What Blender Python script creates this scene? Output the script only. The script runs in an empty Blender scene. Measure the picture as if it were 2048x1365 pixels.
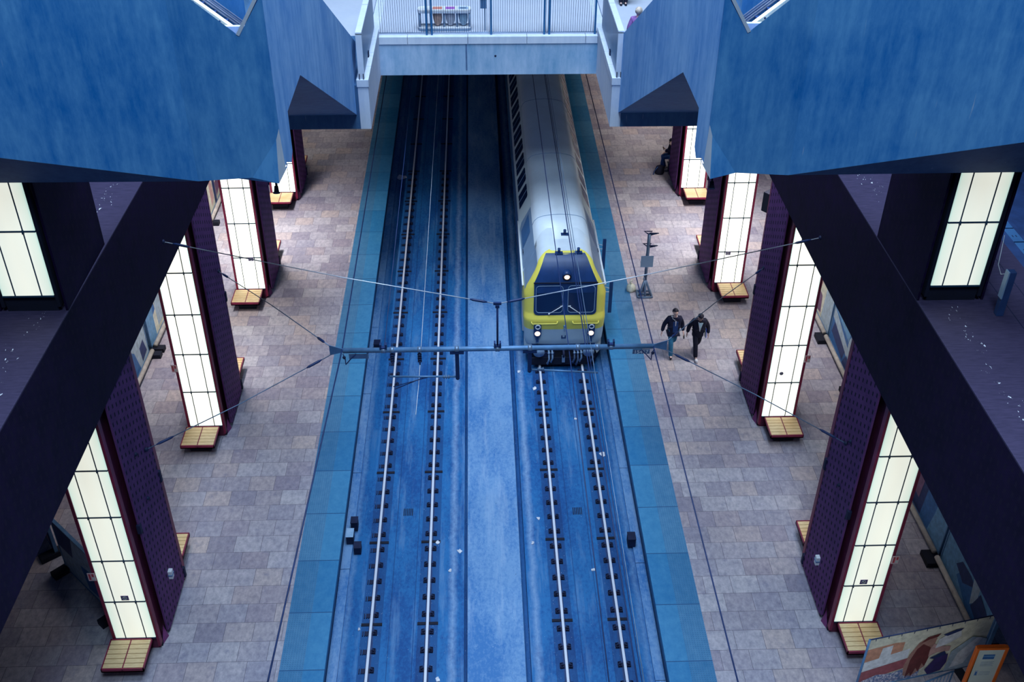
import bpy, bmesh, math, random
from mathutils import Vector, Matrix
random.seed(7)
S = bpy.context.scene
COL = S.collection

# ------------------------------------------------------------------ camera
def make_camera():
    p, yw, r = math.radians(35.548), math.radians(-2.097), math.radians(.366)
    cp, sp = math.cos(p), math.sin(p)
    rz = Matrix.Rotation(yw, 3, 'Z')
    fwd, up, right = rz @ Vector((0, cp, -sp)), rz @ Vector((0, sp, cp)), rz @ Vector((1, 0, 0))
    c, s = math.cos(r), math.sin(r)
    r2, u2 = c*right + s*up, -s*right + c*up
    cd = bpy.data.cameras.new('camera'); co = bpy.data.objects.new('camera', cd); COL.objects.link(co)
    cd.sensor_width = 36; cd.lens = 2135.6/2048*36; cd.clip_end = 500
    m = Matrix((r2, u2, -fwd)).transposed().to_4x4(); m.translation = (0, 0, 22.02)
    co.matrix_world = m
    S.camera = co
make_camera()

# ------------------------------------------------------------------ world, daylight, exposure
W = bpy.data.worlds.new('world'); S.world = W; W.use_nodes = True
bg = W.node_tree.nodes['Background']; bg.inputs[0].default_value = (.10, .30, 1.0, 1); bg.inputs[1].default_value = .03
S.view_settings.view_transform = 'Standard'; S.view_settings.look = 'None'
S.view_settings.gamma = 1; S.view_settings.exposure = 0.0
def area(name, loc, rot, sx, sy, power, color, spread=None):
    l = bpy.data.lights.new(name, 'AREA'); l.shape = 'RECTANGLE'; l.size = sx; l.size_y = sy; l.energy = power; l.color = color
    if spread: l.spread = math.radians(spread)
    o = bpy.data.objects.new(name, l); COL.objects.link(o); o.location = loc; o.rotation_euler = rot
    return o
# glazed roof of the hall, daylight from straight above
area('skylight', (.4, 23.5, 40), (0, 0, 0), 16, 19, 17000, (.62, .80, 1.0))
# glazed strip of the shed roof over the viewer
area('end_glazing', (.4, -2, 44), (math.radians(18), 0, 0), 12, 8, 7600, (.60, .82, 1.0))
# added fill lights under the galleries; unseen warm lamps under the bridge-level slab
for sx in (-1, 1):
    for yy, pw in ((21.8, 40), (29.8, 210), (37.7, 420)):
        area('gallery_fill', (.35+sx*9.3, yy, 7.5), (0, 0, 0), .5, 3.2, pw, (1, .97, .93), 110)
    area('unseen_slab_lamp', (.35+sx*8.0, 53, 8.9), (0, 0, 0), 1.2, 14, 150 if sx > 0 else 60, (1, .90, .76), 50)
    # glow of the next lit pillar towards the viewer, below the picture
    area('near_pillar_glow', (.35+sx*9.1, 12.4, 4), (math.radians(90), 0, 0), 1, 6.5, 26 if sx > 0 else 9, (.95, 1, .92))

# ------------------------------------------------------------------ materials
MT = {}
class NT:
    def __init__(s, name):
        s.m = bpy.data.materials.new(name); s.m.use_nodes = True; s.t = s.m.node_tree; s.n = s.t.nodes
        s.b = s.n['Principled BSDF']
    def add(s, kind, **kw):
        n = s.n.new(kind)
        for k, v in kw.items():
            if k.startswith('i_'): n.inputs[k[2:].replace('_', ' ')].default_value = v
            else: setattr(n, k, v)
        return n
    def ln(s, a, b): s.t.links.new(a, b)
    def pos(s): return s.add('ShaderNodeNewGeometry').outputs['Position']
    def mapped(s, scale):
        m = s.add('ShaderNodeMapping'); m.inputs['Scale'].default_value = scale; s.ln(s.pos(), m.inputs['Vector']); return m.outputs[0]
    def noise(s, vec, scale, detail=4, rough=.6):
        n = s.add('ShaderNodeTexNoise'); n.inputs['Scale'].default_value = scale; n.inputs['Detail'].default_value = detail
        n.inputs['Roughness'].default_value = rough; s.ln(vec, n.inputs['Vector']); return n.outputs['Fac']
    def ramp(s, fac, stops):
        r = s.add('ShaderNodeValToRGB'); e = r.color_ramp.elements
        while len(e) < len(stops): e.new(.5)
        for i, (p, c) in enumerate(stops):
            e[i].position = p; e[i].color = (*c, 1) if len(c) == 3 else c
        s.ln(fac, r.inputs[0]); return r.outputs[0]
    def mix(s, fac, a, b, mode='MIX'):
        n = s.add('ShaderNodeMix', data_type='RGBA', blend_type=mode)
        for sock, v in ((n.inputs[0], fac), (n.inputs[6], a), (n.inputs[7], b)):
            if isinstance(v, bpy.types.NodeSocket): s.ln(v, sock)
            elif isinstance(v, (int, float)): sock.default_value = v
            else: sock.default_value = (*v, 1)
        return n.outputs[2]
    def math(s, op, a, b=None, c=None):
        n = s.add('ShaderNodeMath', operation=op)
        for i, v in enumerate((a, b, c)):
            if v is None: continue
            if isinstance(v, bpy.types.NodeSocket): s.ln(v, n.inputs[i])
            else: n.inputs[i].default_value = v
        return n.outputs[0]
    def xyz(s, vec=None):
        n = s.add('ShaderNodeSeparateXYZ'); s.ln(vec or s.pos(), n.inputs[0]); return n.outputs
    def fin(s, color, rough=.6, metal=0, bump=None, bstr=.2, spec=.4):
        if isinstance(color, bpy.types.NodeSocket): s.ln(color, s.b.inputs['Base Color'])
        else: s.b.inputs['Base Color'].default_value = (*color, 1)
        if isinstance(rough, bpy.types.NodeSocket): s.ln(rough, s.b.inputs['Roughness'])
        else: s.b.inputs['Roughness'].default_value = rough
        s.b.inputs['Metallic'].default_value = metal; s.b.inputs['Specular IOR Level'].default_value = spec
        if bump is not None:
            bn = s.add('ShaderNodeBump'); bn.inputs['Strength'].default_value = bstr; bn.inputs['Distance'].default_value = .02
            s.ln(bump, bn.inputs['Height']); s.ln(bn.outputs[0], s.b.inputs['Normal'])
        return s.m
def simple(name, c, rough=.5, metal=0, var=.25, scale=3, spec=.4):
    n = NT(name); v = n.noise(n.mapped((1, 1, 1)), scale)
    col = n.ramp(v, [(.3, tuple(x*(1-var) for x in c)), (.7, tuple(min(1, x*(1+var)) for x in c))])
    MT[name] = n.fin(col, rough, metal, spec=spec); return MT[name]
def emit(name, c, st):
    n = NT(name); n.b.inputs['Base Color'].default_value = (*c, 1)
    n.b.inputs['Emission Color'].default_value = (*c, 1); n.b.inputs['Emission Strength'].default_value = st
    MT[name] = n.m; return n.m

def concrete(name, lo, hi, streak=1.0, mid=.5):
    n = NT(name)
    st = n.noise(n.mapped((1.6, 1.6, .18)), 2.2, 6, .65)
    cl = n.noise(n.mapped((1, 1, 1)), .55, 4, .6)
    fi = n.noise(n.mapped((1, 1, .35)), 9, 4, .7)
    f = n.math('ADD', n.math('MULTIPLY', st, .5*streak), n.math('MULTIPLY', cl, .5))
    f = n.math('ADD', n.math('MULTIPLY', f, .75), n.math('MULTIPLY', fi, .22))
    col = n.ramp(f, [(.36, lo), (.58, hi)])
    sc = n.noise(n.mapped((3, 3, .22)), 5, 2, .5)
    col = n.mix(n.ramp(sc, [(.74, (0, 0, 0)), (.80, (.55, .55, .55))]), col, (.55, .66, .80))
    MT[name] = n.fin(col, .75, bump=fi, bstr=.12); return n.m
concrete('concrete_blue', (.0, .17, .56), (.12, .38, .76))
concrete('concrete_blue_lit', (.05, .25, .66), (.26, .50, .84))  # lit copy of the blue concrete, brighter daylight put into the colour
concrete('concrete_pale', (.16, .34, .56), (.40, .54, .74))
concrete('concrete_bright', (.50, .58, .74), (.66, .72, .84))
concrete('concrete_dark', (.03, .09, .22), (.06, .16, .32))  # darkened concrete; on soffits, slab edge and platform walls it stands for shade

def bedmat(name, lo, hi, pale, band=False):
    n = NT(name)
    big = n.noise(n.mapped((1.2, .35, 1)), .9, 5, .62); fi = n.noise(n.mapped((1, .6, 1)), 11, 5, .75)
    f = n.math('ADD', n.math('MULTIPLY', big, .55), n.math('MULTIPLY', fi, .45))
    col = n.ramp(f, [(.40, lo), (.56, hi)])
    p = n.noise(n.mapped((2.5, .25, 1)), 1.1, 5, .7)
    col = n.mix(n.ramp(p, [(.52, (0, 0, 0)), (.72, (.75, .75, .75))]), col, pale)
    sp = n.noise(n.mapped((1, 1, 1)), 38, 1, .5)
    col = n.mix(n.ramp(sp, [(.76, (0, 0, 0)), (.80, (.8, .8, .8))]), col, (.7, .76, .85))
    ds = n.noise(n.mapped((1, 1, 1)), 16, 2, .5)
    col = n.mix(n.ramp(ds, [(.73, (0, 0, 0)), (.78, (.6, .6, .6))]), col, (.01, .05, .16))
    if band:
        P = n.xyz(); wob = n.math('MULTIPLY', n.math('SUBTRACT', n.noise(n.mapped((0, .8, 0)), 1.5, 4), .5), .22)
        for c in (-.86, 1.40):
            d = n.math('ABSOLUTE', n.math('SUBTRACT', n.math('ADD', P[0], wob), c)); k = n.math('MULTIPLY', n.math('MAXIMUM', n.math('SUBTRACT', 1, n.math('MULTIPLY', d, 7)), 0), n.math('MULTIPLY', fi, .95))
            col = n.mix(k, col, (.30, .42, .62))
        for c in (-3.72, 4.25):
            d = n.math('ABSOLUTE', n.math('SUBTRACT', n.math('ADD', P[0], wob), c)); k = n.math('MULTIPLY', n.math('MAXIMUM', n.math('SUBTRACT', 1, n.math('MULTIPLY', d, 8)), 0), n.math('MULTIPLY', fi, .8))
            col = n.mix(k, col, (.20, .34, .55))
    MT[name] = n.fin(col, .7, bump=fi, bstr=.2); return n.m
bedmat('track_concrete', (.0, .065, .255), (.012, .140, .385), (.12, .25, .47), True)
bedmat('walk_concrete', (.040, .165, .43), (.155, .30, .54), (.28, .40, .60))
bedmat('seat_concrete', (.0, .042, .18), (.006, .078, .25), (.015, .10, .30))

def paving():
    n = NT('slate_paving')
    P = n.xyz(); cmb = n.add('ShaderNodeCombineXYZ'); n.ln(P[0], cmb.inputs[0]); n.ln(P[1], cmb.inputs[1])
    br = n.add('ShaderNodeTexBrick'); br.offset = .37; br.squash = 1; br.inputs['Scale'].default_value = 1
    br.inputs['Brick Width'].default_value = .74; br.inputs['Row Height'].default_value = .615; br.inputs['Mortar Size'].default_value = .006
    br.inputs['Mortar Smooth'].default_value = .1; br.inputs['Bias'].default_value = 0
    br.inputs['Color1'].default_value = (0, 0, 0, 1); br.inputs['Color2'].default_value = (1, 1, 1, 1); br.inputs['Mortar'].default_value = (.4, .4, .4, 1)
    n.ln(cmb.outputs[0], br.inputs['Vector'])
    tint = n.ramp(br.outputs['Color'], [(0, (.32, .30, .40)), (.2, (.56, .54, .62)), (.42, (.40, .39, .50)), (.62, (.585, .51, .53)), (.8, (.385, .35, .45)), (1, (.58, .565, .64))])
    fi = n.noise(n.mapped((1.3, .8, 1)), 6, 8, .72); bigv = n.noise(n.mapped((1, 1, 1)), .35, 3, .6)
    col = n.mix(1, tint, n.ramp(fi, [(.3, (.55, .56, .62)), (.7, (1.15, 1.12, 1.08))]), 'MULTIPLY')
    col = n.mix(1, col, n.ramp(bigv, [(.3, (.80, .80, .86)), (.7, (1.08, 1.05, 1.0))]), 'MULTIPLY')
    st = n.noise(n.mapped((1, 1, 1)), 2.6, 5, .7)
    col = n.mix(n.ramp(st, [(.56, (0, 0, 0)), (.70, (.6, .6, .6))]), col, (.22, .22, .33))
    col = n.mix(br.outputs['Fac'], col, (.13, .12, .16))
    MT['slate_paving'] = n.fin(col, .55, bump=fi, bstr=.25)
paving()
def edge_stone(name, c1, c2, dots):
    n = NT(name); P = n.xyz()
    j = n.math('FRACT', n.math('MULTIPLY', n.math('SUBTRACT', P[1], 16.895), 1/1.816))
    jm = n.math('LESS_THAN', j, .014)
    sl = n.add('ShaderNodeTexWhiteNoise', noise_dimensions='1D'); n.ln(n.math('FLOOR', n.math('MULTIPLY', n.math('SUBTRACT', P[1], 16.895), 1/1.816)), sl.inputs['W'])
    fi = n.noise(n.mapped((1, .7, 1)), 5, 7, .7); f = n.math('ADD', n.math('MULTIPLY', fi, .7), n.math('MULTIPLY', sl.outputs['Value'], .25))
    col = n.ramp(f, [(.25, c1), (.75, c2)])
    if dots:
        dx = n.math('SUBTRACT', n.math('FRACT', n.math('MULTIPLY', P[0], 16)), .5); dy = n.math('SUBTRACT', n.math('FRACT', n.math('MULTIPLY', P[1], 16)), .5)
        d = n.math('ADD', n.math('MULTIPLY', dx, dx), n.math('MULTIPLY', dy, dy)); dm = n.math('LESS_THAN', d, .055)
        col = n.mix(n.math('MULTIPLY', dm, .5), col, (.02, .10, .22))
    col = n.mix(jm, col, (.01, .07, .20))
    MT[name] = n.fin(col, .55, bump=fi, bstr=.15)
edge_stone('tactile_stone', (.020, .15, .34), (.10, .27, .47), True)
edge_stone('coping_stone', (.010, .155, .38), (.07, .28, .51), False)

def perforated(name, C0, C1):
    n = NT(name); P = n.xyz()
    c = n.math('MULTIPLY', P[1], 1/.215); ci = n.math('FLOOR', c); fx = n.math('ABSOLUTE', n.math('SUBTRACT', n.math('FRACT', c), .5))
    rz = n.math('FRACT', n.math('ADD', n.math('MULTIPLY', P[2], 1/.235), n.math('MULTIPLY', ci, .5)))
    hole = n.math('MULTIPLY', n.math('LESS_THAN', fx, .15), n.math('LESS_THAN', n.math('ABSOLUTE', n.math('SUBTRACT', rz, .5)), .24))
    rib = n.math('FRACT', n.math('MULTIPLY', P[2], 1/.047))
    ribc = n.ramp(rib, [(0, (.8, .8, .8)), (.5, (1.1, 1.1, 1.1)), (1, (.8, .8, .8))])
    v = n.noise(n.mapped((1, 1, 1)), 2.2, 5, .65)
    col = n.mix(1, n.ramp(v, [(.3, C0), (.7, C1)]), ribc, 'MULTIPLY')
    col = n.mix(hole, col, (.012, .008, .03))
    MT[name] = n.fin(col, .7, bump=rib, bstr=.15, spec=.12)
perforated('perforated_steel', (.125, .044, .17), (.20, .072, .24))
perforated('perforated_steel_shaded', (.005, .002, .020), (.014, .005, .042))  # same cladding, darkened for the shade on fascias and upper pillars
simple('red_steel', (.24, .014, .06), .45, 0, .25)
simple('dark_red_steel', (.12, .015, .05), .5)
simple('purple_bracket', (.20, .03, .16), .4)
def upper_paving():
    n = NT('upper_paving'); P = n.xyz()
    fi = n.noise(n.mapped((.5, 4, 1)), 6, 6, .7)
    col = n.ramp(fi, [(.3, (.022, .018, .055)), (.7, (.055, .042, .105))])
    sp = n.noise(n.mapped((1, .5, 1)), 14, 3, .7)
    ax = n.math('ABSOLUTE', n.math('SUBTRACT', P[0], .36))
    band = n.math('SUBTRACT', 1, n.math('MINIMUM', n.math('ABSOLUTE', n.math('MULTIPLY', n.math('SUBTRACT', ax, 8.95), 1.5)), 1))
    m = n.math('MULTIPLY', n.math('GREATER_THAN', sp, .66), n.math('GREATER_THAN', n.math('MULTIPLY', band, n.noise(n.mapped((2, 1, 1)), 3)), .38))
    col = n.mix(m, col, (.80, .84, .95))
    MT['upper_paving'] = n.fin(col, .7, bump=fi, bstr=.1)
upper_paving()
def deckmat():
    n = NT('deck_terrazzo'); v = n.noise(n.mapped((1, 1, 1)), .8, 4); f = n.noise(n.mapped((1, 4, 1)), 9, 4)
    col = n.mix(.3, n.ramp(v, [(.3, (.47, .52, .66)), (.7, (.56, .60, .72))]), n.ramp(f, [(.3, (.44, .49, .62)), (.7, (.60, .65, .75))]))
    MT['deck_terrazzo'] = n.fin(col, .5)
deckmat()
def panelmat(name, st, tint):
    n = NT(name); tc = n.add('ShaderNodeTexCoord'); g = n.xyz(tc.outputs['Generated'])
    fx = n.math('ABSOLUTE', n.math('SUBTRACT', g[0], .5))
    col = n.ramp(fx, [(.0, (1.0, .98, .87)), (.30, (.95, .96, .87)), (.46, (.80, .90, .80)), (.5, (.58, .80, .74))])
    s2 = n.noise(n.mapped((1, 1, .25)), 1.3, 2); s2 = n.math('ADD', n.math('MULTIPLY', s2, .35), .84)
    n.ln(n.mix(1, col, tint, 'MULTIPLY'), n.b.inputs['Emission Color']); n.ln(n.math('MULTIPLY', s2, st), n.b.inputs['Emission Strength'])
    n.b.inputs['Base Color'].default_value = (.5, .55, .5, 1); n.b.inputs['Roughness'].default_value = .25
    MT[name] = n.m
panelmat('lit_glass', 1.3, (1, 1, .97))
panelmat('lit_glass_bright', 1.7, (1, .99, .95))
panelmat('lit_glass_cool', .80, (.97, 1, .97))
simple('glazing_steel', (.015, .05, .10), .5)
def woodmat():
    n = NT('bench_wood'); v = n.noise(n.mapped((2, 14, 14)), 3, 5, .6); r = n.noise(n.mapped((.9, 1, 1)), 1.4, 3)
    col = n.mix(n.ramp(r, [(.45, (0, 0, 0)), (.75, (.7, .7, .7))]), n.ramp(v, [(.3, (.66, .48, .26)), (.7, (.86, .66, .40))]), (.62, .34, .13))
    MT['bench_wood'] = n.fin(col, .45, bump=v, bstr=.1)
woodmat()
simple('rail_side', (.02, .05, .16), .6)
n = NT('rail_head'); MT['rail_head'] = n.fin((.72, .75, .88), .3, .15)
simple('iron_dark', (.006, .012, .05), .7, 0, .3)
simple('rubber_black', (.004, .006, .02), .8)
simple('galv_blue', (.10, .22, .42), .45, .2)
simple('wire_grey', (.16, .24, .38), .4, .4)
simple('wire_dark', (.01, .03, .12), .5)
simple('wire_pale', (.55, .60, .70), .4, .3)
simple('white_paint', (.80, .82, .88), .45, 0, .05)
simple('frame_white', (.62, .69, .84), .45, 0, .06)
simple('glass_blue', (.02, .12, .30), .35, 0, .15, 1)
simple('train_yellow', (.95, .80, .13), .42, 0, .06, 1)
simple('train_grey', (.52, .64, .72), .42, 0, .08, 1)
simple('train_roof', (.72, .78, .86), .32, 0, .08, .8)
simple('train_cream', (.62, .70, .74), .45, 0, .06, 1)
simple('train_navy', (.012, .045, .16), .4, 0, .25, 2)
simple('train_side', (.05, .15, .34), .45, 0, .2, 1)
simple('train_steel', (.22, .33, .50), .45, 0, .1, 1)
n = NT('window_dark'); MT['window_dark'] = n.fin((.006, .02, .075), .12, spec=.6)
simple('under_black', (.004, .006, .022), .75)
simple('hose_grey', (.10, .15, .27), .5)
emit('lamp_warm', (1, .72, .52), 1.6)
emit('strip_lamp', (1, .95, .72), 1.3)
simple('skin', (.85, .56, .50), .55, 0, .08, 8)
simple('skin_dark', (.50, .33, .31), .55, 0, .08, 8)
simple('hair_dark', (.012, .012, .03), .6)
simple('hair_blond', (.62, .50, .42), .6, 0, .35, 22)
simple('cloth_navy', (.010, .012, .045), .8, 0, .35, 9)
simple('cloth_black', (.006, .007, .028), .8, 0, .35, 9)
simple('cloth_denim', (.03, .17, .32), .8, 0, .35, 7)
simple('cloth_blue', (.02, .07, .25), .8, 0, .25, 9)
simple('cloth_sky', (.48, .68, .82), .7, 0, .1, 9)
simple('cloth_white', (.72, .72, .80), .7, 0, .1, 9)
simple('cloth_purple', (.22, .10, .32), .8, 0, .3, 12)
simple('shoe_black', (.008, .01, .03), .5)
simple('folder_blue', (.03, .08, .55), .4, 0, .1)
simple('lid_red', (.72, .28, .22), .4, 0, .1); simple('lid_purple', (.42, .15, .52), .4, 0, .1); simple('lid_blue', (.35, .50, .72), .4, 0, .1)
for nm, c in (('bag_orange', (.55, .36, .30)), ('bag_clear', (.50, .52, .62)), ('bag_blue', (.30, .46, .62))): simple(nm, c, .35, 0, .2, 9)
simple('screen_black', (.003, .004, .012), .35)
simple('orange_frame', (.80, .16, .02), .45, 0, .08)
simple('paper', (.62, .70, .66), .6, 0, .05)
simple('sign_red', (.55, .05, .08), .5, 0, .1)
simple('sign_pink', (.75, .52, .56), .5, 0, .08)
simple('sign_purple', (.10, .06, .20), .5, 0, .1)
simple('kerb_log', (.42, .38, .36), .7, 0, .25, 4)
simple('trough_blue', (.09, .17, .34), .7, 0, .3, 2)
# printed picture colours
for nm, c in dict(print_cream=(.72, .70, .58), print_orange=(.62, .30, .20), print_white=(.74, .76, .82), print_red=(.36, .10, .12), print_hair=(.16, .035, .035),
                  print_hair_light=(.42, .22, .18), print_skin=(.60, .36, .34), print_dress=(.05, .03, .16), print_sky=(.14, .32, .55), print_blue=(.04, .15, .40), print_navy=(.02, .04, .15),
                  print_pale=(.40, .50, .60), print_plum=(.20, .10, .20)).items(): simple(nm, c, .55, 0, .22, 7)
def flowers():
    n = NT('print_flowers'); v = n.noise(n.mapped((1, 1, 1)), 17, 4, .7); col = n.ramp(v, [(.42, (.10, .20, .42)), (.5, (.35, .30, .45)), (.58, (.74, .76, .84))])
    MT['print_flowers'] = n.fin(col, .55)
flowers()

# ------------------------------------------------------------------ mesh builder
WL = {}
class MB:
    def __init__(s): s.v = []; s.f = []; s.mi = []; s.mats = []; s.sm = []
    def m(s, name):
        if name not in s.mats: s.mats.append(name)
        return s.mats.index(name)
    def add(s, vs, fs, mat, smooth=False):
        b = len(s.v); s.v += [tuple(v) for v in vs]; k = s.m(mat)
        for f in fs: s.f.append(tuple(b+i for i in f)); s.mi.append(k); s.sm.append(smooth)
        return s
    def box(s, x0, x1, y0, y1, z0, z1, mat):
        return s.add([(x0, y0, z0), (x1, y0, z0), (x1, y1, z0), (x0, y1, z0), (x0, y0, z1), (x1, y0, z1), (x1, y1, z1), (x0, y1, z1)],
                     [(3, 2, 1, 0), (4, 5, 6, 7), (0, 1, 5, 4), (1, 2, 6, 5), (2, 3, 7, 6), (3, 0, 4, 7)], mat)
    def obox(s, c, ax, ay, az, mat):   # oriented box: centre and three half-axis vectors
        c, ax, ay, az = map(Vector, (c, ax, ay, az)); vs = [c+i*ax+j*ay+k*az for k in (-1, 1) for i, j in ((-1, -1), (1, -1), (1, 1), (-1, 1))]
        return s.add(vs, [(3, 2, 1, 0), (4, 5, 6, 7), (0, 1, 5, 4), (1, 2, 6, 5), (2, 3, 7, 6), (3, 0, 4, 7)], mat)
    def poly(s, pts, mat): return s.add(pts, [tuple(range(len(pts)))], mat)
    def prism(s, pts, off, mat):       # polygon pts (3-D) extruded by vector off
        n = len(pts); off = Vector(off); vs = [Vector(p) for p in pts] + [Vector(p)+off for p in pts]
        fs = [tuple(range(n))[::-1], tuple(range(n, 2*n))] + [(i, (i+1) % n, n+(i+1) % n, n+i) for i in range(n)]
        return s.add(vs, fs, mat)
    def tube(s, pts, r, mat, n=8, cap=True):
        pts = [Vector(p) for p in pts]; vs = []; fs = []
        rs = r if isinstance(r, (list, tuple)) else [r]*len(pts)
        t0 = (pts[1]-pts[0]).normalized(); u = t0.orthogonal().normalized()
        for i, p in enumerate(pts):
            t = (pts[min(i+1, len(pts)-1)]-pts[max(i-1, 0)]).normalized()
            u = (u - u.dot(t)*t); u = u.normalized() if u.length > 1e-6 else t.orthogonal().normalized(); w = t.cross(u)
            for k in range(n): a = 2*math.pi*k/n; vs.append(p+rs[i]*(math.cos(a)*u+math.sin(a)*w))
        for i in range(len(pts)-1):
            for k in range(n): fs.append((i*n+k, i*n+(k+1) % n, (i+1)*n+(k+1) % n, (i+1)*n+k))
        if cap: fs += [tuple(range(n))[::-1], tuple(range((len(pts)-1)*n, len(pts)*n))]
        return s.add(vs, fs, mat, True)
    def disc(s, c, nrm, r, th, mat, n=20):
        nrm = Vector(nrm).normalized(); return s.tube([Vector(c), Vector(c)+nrm*th], r, mat, n)
    def ring(s, c, nrm, R, r, mat, n=24, k=6):
        nrm = Vector(nrm).normalized(); u = nrm.orthogonal().normalized(); w = nrm.cross(u); vs = []; fs = []
        for i in range(n):
            a = 2*math.pi*i/n; d = math.cos(a)*u+math.sin(a)*w
            for j in range(k): b = 2*math.pi*j/k; vs.append(Vector(c)+d*(R+r*math.cos(b))+nrm*r*math.sin(b))
        for i in range(n):
            for j in range(k): fs.append((i*k+j, ((i+1) % n)*k+j, ((i+1) % n)*k+(j+1) % k, i*k+(j+1) % k))
        return s.add(vs, fs, mat, True)
    def ball(s, c, r, mat, n=12, sc=(1, 1, 1)):
        c = Vector(c); vs = []; fs = []; h = n//2
        for i in range(h+1):
            a = math.pi*i/h
            for k in range(n): b = 2*math.pi*k/n; vs.append(c+Vector((r*sc[0]*math.sin(a)*math.cos(b), r*sc[1]*math.sin(a)*math.sin(b), r*sc[2]*math.cos(a))))
        for i in range(h):
            for k in range(n): fs.append((i*n+k, (i+1)*n+k, (i+1)*n+(k+1) % n, i*n+(k+1) % n))
        return s.add(vs, fs, mat, True)
    def build(s, name, parent=None, kind=None, origin=None, bevel=0):
        if parent is not None: o0 = WL[parent.name]
        elif origin is not None: o0 = Vector(origin)
        else:
            xs, ys, zs = zip(*s.v); o0 = Vector(((min(xs)+max(xs))/2, (min(ys)+max(ys))/2, min(zs)))
        me = bpy.data.meshes.new(name); me.from_pydata([tuple(Vector(v)-o0) for v in s.v], [], s.f)
        for mn in s.mats: me.materials.append(MT[mn])
        me.polygons.foreach_set('material_index', s.mi); me.polygons.foreach_set('use_smooth', s.sm); me.update()
        bm = bmesh.new(); bm.from_mesh(me); bmesh.ops.remove_doubles(bm, verts=bm.verts, dist=1e-5); bmesh.ops.recalc_face_normals(bm, faces=bm.faces); bm.to_mesh(me); bm.free()
        o = bpy.data.objects.new(name, me); COL.objects.link(o)
        if parent is not None: o.parent = parent
        else: o.location = o0
        WL[o.name] = o0.copy()
        if kind: o['kind'] = kind
        if bevel:
            md = o.modifiers.new('bevel', 'BEVEL'); md.width = bevel; md.segments = 2; md.limit_method = 'ANGLE'
        return o
def empty(name, loc, label=None, cat=None, group=None):
    o = bpy.data.objects.new(name, None); COL.objects.link(o); o.location = loc; o.empty_display_size = .2; WL[o.name] = Vector(loc)
    if label: tag(o, label, cat, group)
    return o
def tag(o, label, cat, group=None):
    o['label'] = label; o['category'] = cat
    if group: o['group'] = group
    return o
def copy_tree(o, parent=None):
    c = o.copy(); COL.objects.link(c); c.parent = parent
    for ch in o.children: copy_tree(ch, c)
    return c
def new(): return MB()

# ------------------------------------------------------------------ heights and lines of the place
YN, YF = 9.0, 76.0
PL, TL, EL = -5.09, -4.50, -3.97        # left platform: paving / tactile / coping edges
PR, TR, ER = 5.69, 5.08, 4.52
LX, RX = -8.03, 8.72                      # faces of the galleries' fascias towards the tracks
ZU = 10.33                                # gallery floor
BED, RT = -.92, -.76
SL_Y = 28.9                               # where the void narrows
NL, NR = -3.06, 3.87                      # narrow void
BR_Y = 33.0

# ---- lower level ground
def plat(side):
    if side < 0: x = (-17, PL, TL, EL)
    else: x = (17, PR, TR, ER)
    nm = 'left' if side < 0 else 'right'
    a = new(); a.box(min(x[0], x[1]), max(x[0], x[1]), YN, YF, -1.2, 0, 'slate_paving'); a.build('floor_platform_'+nm, kind='structure')
    a = new(); a.box(min(x[1], x[2]), max(x[1], x[2]), YN, YF, -1.2, .004, 'tactile_stone'); a.build('floor_tactile_strip_'+nm, kind='structure')
    a = new(); a.box(min(x[2], x[3]), max(x[2], x[3]), YN, YF, -.16, .004, 'coping_stone'); a.build('floor_coping_'+nm, kind='structure')
    w = x[3] + (-.10 if side < 0 else .10)
    a = new(); a.box(min(w, x[2]), max(w, x[2]), YN, YF, -1.2, -.16, 'concrete_dark')  # wall colour takes in the shade below the coping
    l0, l1 = (w, w+.30) if side < 0 else (w-.30, w)
    y = YN
    while y < YF:
        a.box(l0+.02, l1-.02, y, y+3.98, -1.0, BED+.07, 'walk_concrete'); y += 4
    a.build('wall_platform_edge_'+nm, kind='structure')
plat(-1); plat(1)
CL0, CL1 = -.455, 1.05
a = new(); a.box(-4.12, CL0-.09, YN, YF, -1.5, BED, 'track_concrete'); a.box(CL1+.15, 4.66, YN, YF, -1.5, BED, 'track_concrete')
a.box(CL0-.09, CL0, YN, YF, -1.5, -1.15, 'seat_concrete'); a.box(CL1, CL1+.15, YN, YF, -1.5, -1.15, 'seat_concrete')
a.build('floor_track_bed', kind='structure')
a = new(); a.box(CL0, CL1, YN, YF, -1.5, -.72, 'walk_concrete'); a.build('floor_walkway', kind='structure', bevel=.015)
RAILX = [-3.03, -1.525, 2.105, 3.61]
a = new()
for i, rx in enumerate(RAILX):
    y = 19.03-3*3
    while y < YF-3:
        a.box(rx-.27, rx+.27, y+.05, y+2.95, BED-.02, BED+.012, 'seat_concrete')
        a.box(rx-.28, rx+.28, y-.045, y+.045, BED-.02, BED+.03, 'rubber_black')
        y += 3
a.build('floor_rail_seat_slabs', kind='structure')
# centre line grooves in the beds
a = new()
for gx in (-2.55, -1.9, 2.55, 3.1): a.box(gx-.012, gx+.012, YN, YF, BED-.01, BED+.004, 'seat_concrete')
for gx, gy in ((-2.24, 23.28), (2.86, 23.19)):
    for k in range(6): a.box(gx-.14+k*.05, gx-.115+k*.05, gy-.15, gy+.15, BED-.01, BED+.006, 'rubber_black')
a.build('floor_bed_grooves', kind='structure')

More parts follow.
